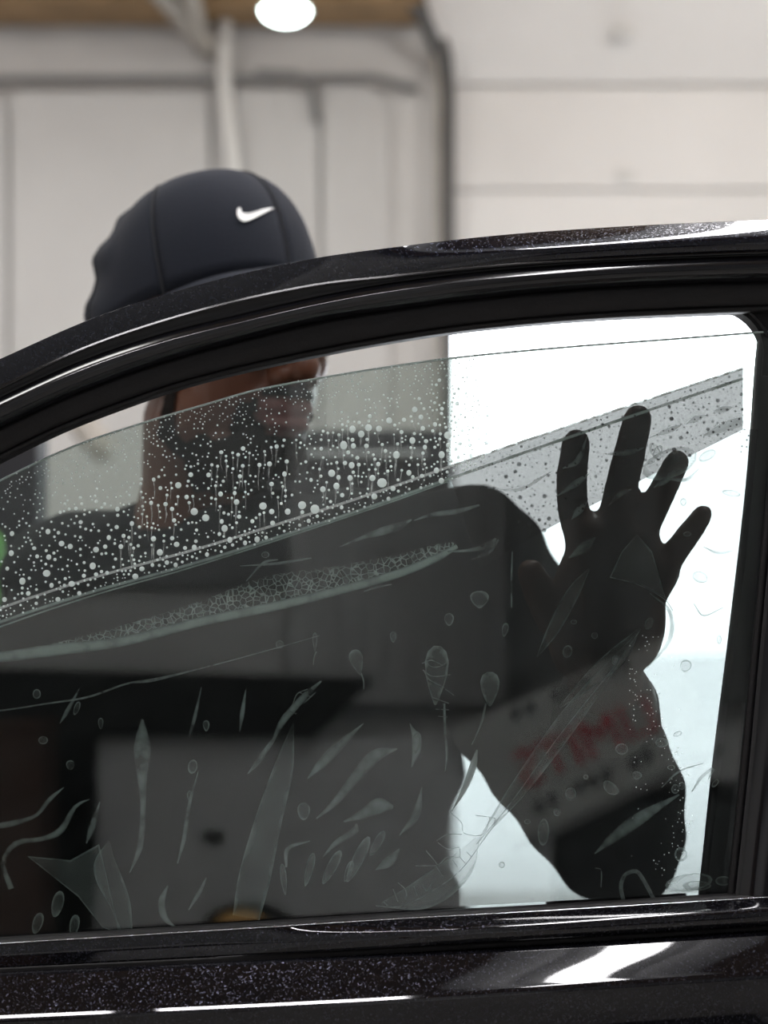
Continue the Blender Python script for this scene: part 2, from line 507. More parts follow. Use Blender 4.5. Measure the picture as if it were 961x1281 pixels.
s = MB(); s.box(((XJ + XD) / 2, YB + 0.14, (zs[2] + ZC) / 2), (XD - XJ, .06, ZC - zs[2])); lint = s.build('lintel', M['wall'], wall_back, smooth=False)
# roof beams under the ceiling
for a, c_, r in (((175, -40), (268, 66), .05), ((232, -30), (254, 60), .045)):
    s = MB(); s.tube([P(*a, 5.6), P(*c_, YB - .03)], r, 8); s.build('trim_2', M['steel'])['kind'] = 'structure'
s = MB(); s.box(((XL + XJ - .1) / 2, YB - .20, (3.93 + ZC) / 2), (XJ - XL - .2, .30, ZC - 3.93)); s.build('trim_3', M['wood'], smooth=False)['kind'] = 'structure'
# outside ground
s = MB(); s.box((0, YB + 30.2, -0.06), (90, 60, 0.1)); s.build('ground_outside', M['outside'], smooth=False)['kind'] = 'structure'

# hanging lamp near the far wall
lp = P(357, 12, 5.2)
pl = empty('pendant_lamp', (lp.x, lp.y, lp.z - .03), 'round glowing lamp hanging from the brown ceiling above the cap', 'lamp')
s = MB()
prof = [(.010, .19), (.012, .14), (.035, .12), (.07, .075), (.098, .01), (.104, -.005), (.098, -.006)]
nu = 24
vs = [Vector((lp.x + r * math.cos(2 * math.pi * k / nu), lp.y + r * math.sin(2 * math.pi * k / nu), lp.z + h)) for r, h in prof for k in range(nu)]
s.add(vs, [(j * nu + k, j * nu + (k + 1) % nu, (j + 1) * nu + (k + 1) % nu, (j + 1) * nu + k) for j in range(len(prof) - 1) for k in range(nu)])
s.build('lamp_shade', M['diffuser'], pl)
s = MB(); s.ell((lp.x, lp.y, lp.z - .003), (.096, .096, .05)); s.build('bulb', M['lamp'], pl)
s = MB(); s.tube([(lp.x, lp.y, lp.z + .18), (lp.x, lp.y, ZC)], .006, 8); s.build('cord', M['black'], pl)

# tube lamps on the camera side: they make the long glints on the lacquer
def tube_lamp(p0, p1, r, mat, label):
    p0, p1 = Vector(p0), Vector(p1)
    o = empty('tube_lamp', (p0 + p1) / 2, label, 'lamp', 'tube lamps on the camera side')
    s = MB(); s.tube([p0, p1], r, 12); s.build('tube', mat, o)
    d_ = (p1 - p0).normalized(); n_ = Vector((-d_.y, d_.x, 0)).normalized() * (r * 4.5); e_ = d_ * (r * 2)
    s = MB(); A_, B_ = p0 - e_, p1 + e_; up_ = Vector((0, 0, r * 1.15)); top_ = Vector((0, 0, r * 2.4))
    prof_ = [n_ * -1 + up_ * .2, n_ * -.5 + up_, n_ * .5 + up_, n_ + up_ * .2, n_ * .6 + top_, n_ * -.6 + top_]
    s.add([A_ + q for q in prof_] + [B_ + q for q in prof_], [tuple(range(6)), tuple(range(6, 12))[::-1]] + [(k, (k + 1) % 6, 6 + (k + 1) % 6, 6 + k) for k in range(6)])
    s.build('added_shield', M['added_shield'], o, smooth=False)  # added dark plate that keeps tube light off the ceiling
    for p in (p0, p1):
        s = MB(); s.tube([p + Vector((0, 0, r * 2)), Vector((p.x, p.y, ZC))], .008, 6); s.build('hanger', M['steel'], o)
    return o


tube_lamp((-1.35, -1.45, 3.29), (-.77, -1.45, 3.29), .024, M['tube'], 'short white tube lamp, first of the left row seen only as a glint')
tube_lamp((-.61, -1.45, 3.29), (-.16, -1.45, 3.29), .024, M['tube'], 'short white tube lamp, second of the left row seen only as a glint')
tube_lamp((.15, -1.1, 3.2), (.80, 1.7, 3.2), .055, M['bigtube'], 'thick bright tube lamp hung front to back above the door, its strongest glint')

# ------------------------------------------------------------------ camera-side furniture, seen mirrored in the window
YM = 2.45          # distance of the mirrored plane behind the glass


def Q(px, py, d=0.0):
    v = P(px, py, YM + d)
    return Vector((v.x, -v.y, v.z))


def mprism(mb, poly, d0, d1):
    n = len(poly)
    a = [Q(x, y, d0) for x, y in poly]
    c = [Vector((v.x, -(YM + d1), v.z)) for v in a]
    mb.add(a + c, [tuple(range(n)), tuple(range(n, 2 * n))[::-1]] + [(i, (i + 1) % n, n + (i + 1) % n, n + i) for i in range(n)])


def drop_floor(px0, px1, py, d0, d1, mb):
    a, c_ = Q(px0, py, d0), Q(px1, py, d0)
    mb.box(((a.x + c_.x) / 2, -(YM + (d0 + d1) / 2), a.z / 2), (abs(c_.x - a.x), abs(d1 - d0), a.z))


cb = empty('storage_cabinet', (Q(400, 1000).x, -YM - .15, 0), 'pale grey cabinet mirrored in the window, dark knob and black top edge', 'cabinet')
s = MB(); drop_floor(122, 690, 922, 0, .15, s); s.build('body', M['cabinet'], cb, smooth=False)
s = MB(); mprism(s, [(-160, 838), (0, 838), (470, 850), (392, 924), (116, 918), (-160, 914)], -.03, .15); s.build('black_edge', M['black'], cb, smooth=False)
s = MB(); s.ell(Q(266, 1046, -.012), (.024, .016, .012)); s.build('knob', M['black'], cb)
tc_ = empty('tool_chest', (Q(0, 1000).x, -YM - .1, 0), 'black chest mirrored at the window left corner beside the grey cabinet', 'chest')
s = MB(); drop_floor(-260, 118, 920, -.02, .26, s); s.build('body', M['black'], tc_, smooth=False)
s = MB(); s.tube([Q(-150, 1060, -.04), Q(20, 1060, -.04)], .01, 8); s.build('handle', M['black'], tc_)
cbx = empty('cardboard_box', (Q(-30, 1040).x, -YM + .16, 0), 'brown cardboard carton dimly mirrored at the window left corner', 'box')
s = MB(); drop_floor(-200, 52, 912, -.24, -.08, s); s.build('carton', M['card'], cbx, smooth=False)
s = MB(); mprism(s, [(-200, 905), (52, 905), (52, 913), (-200, 913)], -.245, -.07); s.build('flap', M['card'], cbx, smooth=False)
bw = empty('brass_bowl_stand', (Q(310, 1170, -.12).x, -YM + .12, 0), 'brass bowl on a dark stand mirrored low in the window', 'bowl')
bp_ = Q(312, 1166, -.12)
s = MB(); s.ell((bp_.x, bp_.y, bp_.z), (.104, .05, .060)); s.build('stand', M['black'], bw)
s = MB(); s.ell((bp_.x - .014, bp_.y + .034, bp_.z + .012), (.060, .032, .040)); s.build('bowl', M['brass'], bw)
s = MB(); s.tube([(bp_.x, bp_.y, bp_.z), (bp_.x, bp_.y, 0.01)], .02, 10); s.build('stem', M['black'], bw)
ct = empty('added_shade_curtain', (Q(900, 500, .2).x, YF + .08, 1.2), 'added dark curtain that dims the window reflection behind the fingers', 'curtain')  # added for the darker reflection on the right of the window
s = MB(); cvs = []
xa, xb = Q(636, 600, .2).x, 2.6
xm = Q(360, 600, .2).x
for i in range(61):
    x = xa + (xb - xa) * i / 60
    y = YF + .06 + .03 * math.sin(x * 34) + .012 * math.sin(x * 71)
    cvs += [Vector((x, y, 1.02)), Vector((x, y, 3.6)), Vector((x, y - .006, 3.6)), Vector((x, y - .006, 1.02))]
s.add(cvs, [(i * 4 + j, i * 4 + (j + 1) % 4, i * 4 + 4 + (j + 1) % 4, i * 4 + 4 + j) for i in range(60) for j in range(4)])
s.build('shade_drape', M['shade_drape'], ct, smooth=False)
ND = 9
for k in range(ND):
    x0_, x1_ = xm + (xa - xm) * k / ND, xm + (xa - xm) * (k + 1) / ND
    g_ = .56 - (.56 - .20) * (k + .2) / ND  # stepped greys paint the soft shade falloff of the reflection
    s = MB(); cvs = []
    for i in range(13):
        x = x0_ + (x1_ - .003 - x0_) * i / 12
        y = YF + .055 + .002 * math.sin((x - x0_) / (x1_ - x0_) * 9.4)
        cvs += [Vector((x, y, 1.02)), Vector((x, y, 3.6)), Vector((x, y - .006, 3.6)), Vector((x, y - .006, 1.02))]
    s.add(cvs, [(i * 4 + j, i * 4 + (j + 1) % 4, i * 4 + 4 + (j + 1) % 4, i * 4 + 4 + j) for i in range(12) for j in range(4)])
    s.build('shade_drape', pbr('painted_falloff_drape', (g_, g_, g_), 0.9), ct, smooth=False)['label'] = 'paler stepped-tone drape'
s = MB(); s.tube([(xm - .1, YF + .06, 3.62), (xb + .1, YF + .06, 3.62)], .018, 8); s.build('added_curtain_rod', M['steel'], ct)
# askew sign
sg = empty('tilted_sign', Q(730, 930, .02), 'grey sign with red LIMITS lettering hung askew, mirrored over the dark sleeve', 'sign')
mprism_poly = [(560, 915), (835, 795), (905, 935), (640, 1062)]
s = MB(); mprism(s, mprism_poly, -.03, -.015); s.build('board', M['signwhite'], sg, smooth=False)
s = MB(); mprism(s, [(640, 1058), (905, 931), (909, 941), (644, 1070)], -.036, -.012); s.build('lower_rail', M['grey'], sg, smooth=False)
tx = bpy.data.curves.new('lettering', 'FONT'); tx.body = 'LIMITS'; tx.size = 0.115; tx.extrude = 0.001
tx.align_x = 'CENTER'; tx.align_y = 'CENTER'
tmp_ = bpy.data.objects.new('tmp', tx); COL.objects.link(tmp_)
tme_ = bpy.data.meshes.new_from_object(tmp_.evaluated_get(bpy.context.evaluated_depsgraph_get()))
bpy.data.objects.remove(tmp_)
tme_.materials.clear(); tme_.materials.append(M['red'])
to = bpy.data.objects.new('lettering', tme_); COL.objects.link(to)
# faces the window (+Y): local x must run towards -X, tilted
ang = math.radians(24)
c0 = Q(735, 930, -.034)
ex = Vector((-math.cos(ang), 0, -math.sin(ang))); ez = Vector((0, 1, 0)); ey = ez.cross(ex)
to.matrix_world = Matrix(((ex.x, ey.x, ez.x, c0.x), (ex.y, ey.y, ez.y, c0.y), (ex.z, ey.z, ez.z, c0.z), (0, 0, 0, 1)))
attach(to, sg); to['label'] = 'red lettering'
s = MB()        # two rows of small dark print, too blurred to read
for (x0, y0, n_) in ((640, 895, 9), (668, 1010, 9)):
    for k in range(n_):
        if k in (2, 6) and n_ == 9: continue
        x, y = x0 + k * 17, y0 - k * 8
        mprism(s, [(x, y - 6), (x + 10, y - 11), (x + 12, y + 5), (x + 2, y + 9)], -.033, -.03)
o = s.build('small_print', M['black'], sg, smooth=False); o['kind'] = 'stuff'
bn = empty('black_bin', (Q(800, 1100).x, -YM - .1, 0), 'black bin mirrored under the tilted sign at lower right', 'bin')
s = MB(); drop_floor(698, 960, 1000, .0, .24, s); s.build('body', M['black'], bn, smooth=False)
s = MB(); mprism(s, [(697, 992), (965, 992), (965, 1002), (697, 1002)], -.01, .26); s.build('lid', M['toolbox'], bn, smooth=False)

# ------------------------------------------------------------------ things standing behind the man
tb = empty('tool_cabinet', (P(490, 560, 2.0).x, 2.2, 0), 'dark tool cabinet with grey lower half behind the man, right of his face', 'cabinet')
a, c_ = P(300, 537, 2.0), P(562, 537, 2.0)
s = MB(); s.box(((a.x + c_.x) / 2, 2.25, (a.z + 1.44) / 2), (c_.x - a.x, .5, a.z - 1.44)); s.build('top_drawer', M['toolbox'], tb, smooth=False, bevel=.01)
s = MB(); s.box(((a.x + c_.x) / 2, 2.25, .72), (c_.x - a.x, .5, 1.44)); s.build('body', M['grey'], tb, smooth=False, bevel=.01)
s = MB(); s.tube([(a.x + .05, 1.985, a.z - .05), (c_.x - .05, 1.985, a.z - .05)], .008, 8); s.build('handle', M['grey'], tb)
a, c_ = P(-120, 560, 1.6), P(46, 560, 1.6)
sh = empty('dark_locker', ((a.x + c_.x) / 2, 1.8, 0), 'tall dark locker behind the man at the left edge', 'locker')
s = MB(); s.box(((a.x + c_.x) / 2, 1.65, P(0, 505, 1.6).z / 2), (c_.x - a.x, .1, P(0, 505, 1.6).z)); s.build('body', M['toolbox'], sh, smooth=False, bevel=.01)
s = MB(); s.box(((a.x + c_.x) / 2 + .01, 1.597, .75), (c_.x - a.x - .05, .012, 1.3)); s.build('door', M['toolbox'], sh, smooth=False, bevel=.004)
gb = P(-17, 690, .95)
gbo = empty('green_bottle', (gb.x, .95, gb.z - .09), 'green plastic bottle at the left edge behind wet glass', 'bottle')
s = MB(); s.tube([(gb.x, .95, gb.z - .055), (gb.x, .95, gb.z + .01)], .022, 14); s.build('body', M['green'], gbo)
s = MB(); s.tube([(gb.x, .95, gb.z + .03), (gb.x, .95, gb.z + .055)], .008, 10); s.build('cap', M['green'], gbo)
st = empty('work_stand', (gb.x - .1, .95, 0), 'black narrow stand under the green bottle at the left edge', 'stand')
s = MB(); s.box((gb.x - .1, .95, gb.z - .09), (.30, .22, .025)); s.build('top', M['black'], st, smooth=False)
for ix in (-1, 1):
    for iy in (-1, 1):
        s = MB(); s.tube([(gb.x - .1 + ix * .13, .95 + iy * .09, gb.z - .1), (gb.x - .1 + ix * .13, .95 + iy * .09, .012)], .012, 8); s.build('leg', M['black'], st)
s = MB(); s.tube([P(62, 480, 4.5), P(128, 560, 4.5)], .05, 8)
hose = s.build('wall_pipe', M['steel']); hose['kind'] = 'structure'; hose.name = 'trim_4'

# ------------------------------------------------------------------ the man
PH = math.radians(39)
FW = Vector((math.sin(PH), -math.cos(PH), -0.04)).normalized()
LF = Vector((math.cos(PH), math.sin(PH), 0))
UP = FW.cross(LF) if FW.cross(LF).z > 0 else LF.cross(FW)
H0 = P(286, 420, 0.40)


def hd(f, l, u):
    return H0 + FW * f + LF * l + UP * u


man = empty('person', (-.13, .45, 0), 'man in a dark cap and black long sleeves pressing one hand to the film', 'person')


def grow(mb, voxel, smooth_it=4, fac=0.5, post=None):
    """fuse the overlapping shapes into one continuous skin"""
    me = mb.mesh('tmp')
    ob = bpy.data.objects.new('tmp', me); COL.objects.link(ob)
    r = ob.modifiers.new('r', 'REMESH'); r.mode = 'VOXEL'; r.voxel_size = voxel
    sm = ob.modifiers.new('s', 'SMOOTH'); sm.factor = fac; sm.iterations = smooth_it
    dg = bpy.context.evaluated_depsgraph_get()
    out = bpy.data.meshes.new_from_object(ob.evaluated_get(dg))
    bpy.data.objects.remove(ob)
    return out


SL, SR = P(572, 722, .26), P(95, 735, .50)            # shoulders
EL, WL = P(772, 1046, .20), P(757, 862, .040)         # left elbow, wrist
NB = P(245, 655, .46)
ER = Vector((-.318, .38, 1.0)); WR = Vector((-.30, .17, .86))

bd = MB()
A3 = (FW, LF, UP)
bd.ell(hd(-.008, 0, .025), (.098, .076, .100), A3, 24, 16)           # skull
bd.ell(hd(.040, 0, -.045), (.055, .060, .075), A3, 20, 14)           # face
bd.ell(hd(.066, 0, -.108), (.030, .036, .024), A3)                   # chin
for l in (-1, 1):
    bd.ell(hd(.012, l * .048, -.078), (.040, .020, .034), A3)        # jaw angle
    bd.tube([hd(.0, l * .055, -.085), hd(.06, l * .026, -.112)], [.018, .018], 10)
    bd.ell(hd(.062, l * .038, -.028), (.024, .024, .020), A3)        # cheek
    bd.ell(hd(.083, l * .030, .022), (.016, .026, .010), A3)         # brow
    bd.ell(hd(.0765, l * .031, .0105), (.0135, .0150, .0085), A3)     # lids
    bd.ell(hd(.0755, l * .031, -.0045), (.0125, .0150, .0065), A3)
    bd.ell(hd(.104, l * .0155, -.046), (.013, .0085, .0095), A3)     # nose wing
    bd.ell(hd(-.012, l * .078, -.018), (.018, .008, .032), A3)       # ear
    bd.ell(hd(-.006, l * .080, -.040), (.012, .007, .012), A3)
bd.tube([hd(.092, 0, .012), hd(.108, 0, -.018), hd(.120, 0, -.040)], [.009, .011, .0135], 12)   # nose
bd.ell(hd(.090, 0, -.064), (.014, .030, .014), A3)                   # upper lip ground
bd.ell(hd(.0985, 0, -.0730), (.0095, .026, .0065), A3)               # lips
bd.ell(hd(.0970, 0, -.0870), (.0105, .023, .0080), A3)
bd.ell(hd(.088, 0, -.077), (.008, .032, .012), A3)
nk0, nk1 = hd(-.030, 0, -.075), NB + Vector((0, 0, -.03))
bd.tube([nk0, (nk0 + nk1) / 2, nk1], [.060, .056, .066], 20)
bd.tube([hd(.03, 0, -.11), NB + Vector((.045, -.035, -.02))], [.020, .024], 10)   # throat
# trunk and limbs under the clothes
TC = Vector((-.115, .44, 0))
bd.ell(TC + Vector((0, 0, 1.10)), (.165, .105, .20))
bd.ell(TC + Vector((0, .01, .90)), (.15, .10, .20))
bd.ell(TC + Vector((0, .01, .76)), (.155, .105, .13))
bd.tube([NB + Vector((0, 0, -.03)), SL], [.055, .058], 14)
bd.tube([NB + Vector((0, 0, -.03)), SR], [.055, .058], 14)
bd.tube([SL, (SL + EL) / 2, EL], [.060, .052, .040], 16)
bd.tube([EL, EL.lerp(WL, .35), EL.lerp(WL, .8), WL], [.040, .043, .031, .026], 16)
bd.tube([SR, (SR + ER) / 2, ER], [.060, .050, .040], 14)
bd.tube([ER, ER.lerp(WR, .35), WR], [.040, .042, .027], 14)
for sx in (-1, 1):
    hp, kn, an = TC + Vector((sx * .09, .01, .76)), TC + Vector((sx * .11, -.03, .42)), TC + Vector((sx * .11, .02, .07))
    bd.tube([hp, kn], [.085, .055], 14); bd.tube([kn, kn.lerp(an, .3), an], [.053, .055, .038], 14)
    bd.tube([an, an + Vector((0, -.15, -.035))], [.036, .03], 12)
# left hand, flat on the film
YH = 0.0075


def G(px, py, r, lift=0.0):
    v = P(px, py, YH + r + lift)
    return v


K = 0.00052
palm = [((733, 668), .0125), ((768, 664), .0130), ((800, 682), .0125), ((826, 716), .0115)]
for (p, r) in palm:
    bd.tube([G(*p, r), G(p[0] * .45 + 758 * .55, p[1] * .45 + 800 * .55, r * 1.15), G(757, 850, .020)], [r * 1.18, r * 1.5, .022], 12)
bd.ell(G(757, 742, .014), (.035, .013, .043))
bd.ell(G(800, 770, .016), (.018, .015, .036))          # heel of the hand, little-finger side
bd.ell(G(720, 785, .018), (.020, .016, .036))          # ball of the thumb
bd.tube([G(757, 840, .020), WL], [.024, .026], 14)


def finger(pts):
    n = len(pts)
    bd.tube([G(x, y, r * .92, lf) for x, y, r, lf in pts], [r for _, _, r, _ in pts], 14)


finger([(729, 676, .0118, .003), (717, 640, .0106, .004), (715, 598, .0106, .001), (721, 554, .0098, 0)])
finger([(765, 668, .0122, .003), (773, 628, .0112, .004), (785, 578, .0110, .001), (798, 524, .0100, 0)])
finger([(797, 688, .0115, .003), (808, 658, .0100, .004), (826, 620, .0096, .001), (847, 578, .0086, 0)])
finger([(826, 716, .0108, .002), (843, 694, .0086, .003), (862, 668, .0083, .001), (880, 643, .0070, 0)])
finger([(716, 800, .0150, .006), (694, 772, .0135, .008), (676, 744, .0112, .006), (664, 716, .0095, .003)])
# right hand, hanging relaxed behind the door
hx, hy, hz = (WR - ER).normalized(), Vector((1, 0, 0)), None
hz = hx.cross(hy).normalized(); hy = hz.cross(hx).normalized()
bd.ell(WR + hx * .05, (.05, .034, .014), (hx, hy, hz))
for i, (o_, ln) in enumerate(((.027, .07), (.009, .078), (-.009, .072), (-.026, .056))):
    b0 = WR + hx * .088 + hy * o_
    bd.tube([b0, b0 + hx * ln * .5 - hz * .006, b0 + hx * ln * .8 - hz * .022, b0 + hx * ln * .85 - hz * .036], [.009, .0085, .0078, .007], 10)
bd.tube([WR + hx * .02 + hy * .025, WR + hx * .05 + hy * .048, WR + hx * .085 + hy * .055], [.012, .0105, .0085], 10)
bme = grow(bd, 0.0032, 4, 0.45)
nv = len(bme.vertices)
co = np.empty(nv * 3, np.float32); bme.vertices.foreach_get('co', co); co = co.reshape(-1, 3)
co[:, 1] = np.maximum(co[:, 1], .0076 + .0004 * np.sin(co[:, 0] * 900))       # skin pressed flat by the glass
bme.vertices.foreach_set('co', co.ravel()); bme.update()
rel = co - np.array(H0, np.float32)
lf_ = rel @ np.array(FW, np.float32); ll = rel @ np.array(LF, np.float32); lu = rel @ np.array(UP, np.float32)
tone = np.tile(np.array([0.090, 0.034, 0.0175, 1.0], np.float32), (nv, 1))
lip = (lf_ > .088) & (np.abs(ll) < .027) & (lu < -.066) & (lu > -.096)
tone[lip] = (0.15, 0.052, 0.046, 1)
for nm in list(bme.attributes.keys()):
    if nm == 'tone': bme.attributes.remove(bme.attributes[nm])
ca = bme.attributes.new('tone', 'FLOAT_COLOR', 'POINT'); ca.data.foreach_set('color', tone.ravel())
bme.materials.clear()
body = link('body', bme, M['skin'], man)
# beard: a thin coat grown from the jaw of the body itself
bm = bmesh.new(); bm.from_mesh(bme); bm.normal_update(); bm.verts.ensure_lookup_table()
wob = .004 * np.sin(ll * 190 + lf_ * 120)
isb = (lu > -.145) & (lf_ < .16) & (
    ((lu < -.092 + .35 * np.clip(.022 - lf_, -.012, .05) + wob) & (lf_ > -.004)) |
    (((ll / .040) ** 2 + ((lu + .082) / .030) ** 2 < 1 + 30 * wob) & (lf_ > .055)) |
    ((np.abs(lf_ - .012) < .010 + wob) & (lu < -.015) & (lu > -.095) & (np.abs(ll) > .045)))
isb &= ~lip
bmask = [bool(x) for x in isb]
bmesh.ops.delete(bm, geom=[f for f in bm.faces if not all(bmask[v.index] for v in f.verts)], context='FACES')
bmesh.ops.delete(bm, geom=[v for v in bm.verts if not v.link_faces], context='VERTS')
for v in bm.verts: v.co += v.normal * (.0016 + .0008 * random.random())
be = bpy.data.meshes.new('beard'); bm.to_mesh(be); bm.free()
be.materials.clear()
link('beard', be, M['beard'], man)
for l in (-1, 1):
    s = MB(); s.ell(hd(.076, l * .031, .004), (.012, .012, .012), A3); e = s.build('eye', M['eye'], man)
    s = MB(); s.ell(hd(.0865, l * .031, .004), (.0025, .006, .006), A3, 12, 8); s.build('iris', M['iris'], e)

# shirt
sh_ = MB()
sh_.ell(TC + Vector((0, 0, 1.10)), (.190, .125, .215), None, 24, 16)
sh_.ell(TC + Vector((0, .01, .92)), (.186, .122, .22), None, 24, 16)
sh_.ell(TC + Vector((0, .01, .74)), (.180, .125, .10), None, 24, 12)
sh_.tube([NB + Vector((0, 0, -.035)), SL], [.062, .074], 16)
sh_.tube([NB + Vector((0, 0, -.035)), SR], [.062, .072], 16)
sh_.ell(SL, (.076, .076, .076)); sh_.ell(SR, (.074, .074, .074))
sh_.tube([SL, SL.lerp(EL, .5), EL], [.076, .068, .054], 18)
sh_.tube([EL, EL.lerp(WL, .35), EL.lerp(WL, .78)], [.054, .052, .037], 18)
cf = EL.lerp(WL, .80)
sh_.tube([EL.lerp(WL, .72), EL.lerp(WL, .83)], [.038, .037], 16)
sh_.tube([SL + Vector((-.06, .02, -.05)), TC + Vector((.10, -.03, 1.12))], [.08, .09], 16)
sh_.tube([SR, (SR + ER) / 2, ER], [.072, .062, .052], 16); sh_.tube([ER, ER.lerp(WR, .9)], [.052, .038], 16)
sh_.tube([NB + Vector((0, 0, -.04)), NB + Vector((0, .01, -.012))], [.078, .070], 20, caps=False)
sme = grow(sh_, 0.0055, 5)
nv = len(sme.vertices); c2 = np.empty(nv * 3, np.float32); sme.vertices.foreach_get('co', c2); c2 = c2.reshape(-1, 3)
n2 = np.array([v.normal[:] for v in sme.vertices], np.float32)
wv = (np.sin(c2[:, 0] * 70 + c2[:, 2] * 55 + np.sin(c2[:, 1] * 45) * 1.5) + .6 * np.sin(c2[:, 2] * 130 - c2[:, 0] * 60)) * .0022
c2 += n2 * wv[:, None]
c2[:, 1] = np.maximum(c2[:, 1], .009)
sme.vertices.foreach_set('co', c2.ravel()); sme.update(); sme.materials.clear()
shirt = link('shirt', sme, M['cloth'], man)
s = MB()
ax = (WL - EL).normalized(); cc = EL.lerp(WL, .86)
s.tube([cc - ax * .011, cc + ax * .011], .0345, 20); s.build('wristband', M['black'], man)
# trousers and shoes
tr = MB()
tr.ell(TC + Vector((0, .01, .74)), (.172, .118, .13))
for sx in (-1, 1):
    hp, kn, an = TC + Vector((sx * .09, .01, .74)), TC + Vector((sx * .11, -.03, .42)), TC + Vector((sx * .11, .02, .10))
    tr.tube([hp, kn, an], [.10, .073, .062], 16)
tme = grow(tr, .009, 4); tme.materials.clear(); link('trousers', tme, M['denim'], man)
for sx in (-1, 1):
    s = MB(); an = TC + Vector((sx * .11, .02, .0))
    s.ell(an + Vector((0, -.07, .036)), (.048, .145, .035)); s.ell(an + Vector((0, .01, .075)), (.046, .06, .055)); s.build('shoe', M['shoe'], man)

# cap
PC = math.radians(46)
CF = Vector((math.sin(PC), -math.cos(PC), 0)); CL = Vector((math.cos(PC), math.sin(PC), 0)); CU = Vector((0, 0, 1))
tilt = math.radians(16)
CF, CU = (CF * math.cos(tilt) + CU * math.sin(tilt)), (CU * math.cos(tilt) - CF * math.sin(tilt))
C0 = P(258, 413, .40)


def crown(az, t, off=0.0):
    """az 0 = front, t 0 rim .. 1 button"""
    h = .128 * math.sin(t * math.pi / 2) ** .92
    q = max(math.cos(t * math.pi / 2), 0) ** .66
    rf = .118 if math.cos(az) > 0 else .116
    r = 1.0 / math.sqrt((math.cos(az) / rf) ** 2 + (math.sin(az) / .097) ** 2)
    fr = math.cos(az)
    push = .010 * max(0, fr) * math.sin(math.pi * min(1, t * 1.1)) ** 1      # stiff tall front
    dent = -.006 * max(0, -fr) ** .7 * math.sin(t * 21 + 2 * az + math.sin(az * 3))                     # soft wrinkled back
    k = (r * q + push + dent + off)
    return C0 + CF * (k * math.cos(az)) + CL * (k * math.sin(az)) + CU * (h + off * .4 + .018 * max(0, fr) * math.sin(math.pi * t) * .5 - .004 * max(0, -fr) * (1 - t))


cap = empty('cap', C0, parent=None); attach(cap, man); cap['label'] = 'navy baseball cap with white emblem'
allv, allf = [], []
for k in range(6):
    a0, a1 = math.pi / 3 * k, math.pi / 3 * (k + 1)
    s = MB(); nx, ny = 14, 18
    vs = []
    for j in range(ny + 1):
        t = j / ny * .985
        for i in range(nx + 1):
            u = i / nx
            ed = min(u, 1 - u)
            off = -.0011 * math.exp(-(ed / .06) ** 2)
            vs.append(crown(a0 + (a1 - a0) * u, t, off))
    fs = [(j * (nx + 1) + i, j * (nx + 1) + i + 1, (j + 1) * (nx + 1) + i + 1, (j + 1) * (nx + 1) + i) for j in range(ny) for i in range(nx)]
    s.add(vs, fs)
    b0 = len(allv); allv += vs; allf += [tuple(i + b0 for i in f) for f in fs]
    pnl = s.build('panel', M['cap'], cap)
    so = pnl.modifiers.new('thick', 'SOLIDIFY'); so.thickness = .0015; so.offset = -1
    # eyelet of this panel and its seam
    am = (a0 + a1) / 2
    s = MB()
    ec = crown(am, .80, .0006); e1 = (crown(am + .05, .80, .0006) - ec).normalized(); e2 = (crown(am, .84, .0006) - ec).normalized()
    ring = [ec + (e1 * math.cos(q * .628) + e2 * math.sin(q * .628)) * .0036 for q in range(11)]
    s.tube(ring, .0011, 6, caps=False); s.build('eyelet', M['cap'], cap)
    s = MB(); s.tube([crown(a0, j / 14 * .97, .0001) for j in range(15)], .0007, 6); s.build('seam', M['thread'], cap)
s = MB(); s.ell(crown(0, .999, 0) + CU * .003, (.009, .009, .007), (CF, CL, CU)); s.build('button', M['cap'], cap)
# brim
s = MB(); nx, ny = 24, 10; vs = []
for j in range(ny + 1):
    q = j / ny
    for i in range(nx + 1):
        az = math.radians(-64 + 128 * i / nx)
        base = crown(az, 0.02)
        reach = .066 * max(0, math.cos(az * 1.38)) ** .55
        vs.append(base + CF * reach * q - CU * (.003 + .020 * q + .016 * math.sin(az) ** 2 * (0.5 + q)))
s.add(vs, [(j * (nx + 1) + i, j * (nx + 1) + i + 1, (j + 1) * (nx + 1) + i + 1, (j + 1) * (nx + 1) + i) for j in range(ny) for i in range(nx)])
br = s.build('brim', M['cap'], cap)
so = br.modifiers.new('thick', 'SOLIDIFY'); so.thickness = .0035; so.offset = 0
# white check-shaped emblem laid on the front panel
bvh = BVHTree.FromPolygons(allv, allf)
sw = [(297.5, 261.5), (296.5, 266), (297, 271), (300, 275.5), (305, 277.8), (311, 276.6), (319, 273.0), (330, 267.5), (342, 261.0),
      (332, 262.6), (322, 265.0), (313, 267.6), (307, 268.4), (302.5, 267.4), (301, 264.8), (301.3, 262.0)]
pts2 = []
for (x, y) in sw:
    hit = bvh.ray_cast(CAM, ray(x, y))
    if hit[0] is not None: pts2.append((hit[0], hit[1] if hit[1].dot(ray(x, y)) < 0 else -hit[1]))
if len(pts2) == len(sw):
    n = len(sw)
    s = MB(); s.add([p + nn * .0019 for p, nn in pts2] + [p + nn * .0004 for p, nn in pts2],
                    [tuple(range(n)), tuple(range(n, 2 * n))[::-1]] + [(i, (i + 1) % n, n + (i + 1) % n, n + i) for i in range(n)])
    s.build('emblem', M['white'], cap, smooth=False)['label'] = 'white check-shaped emblem'

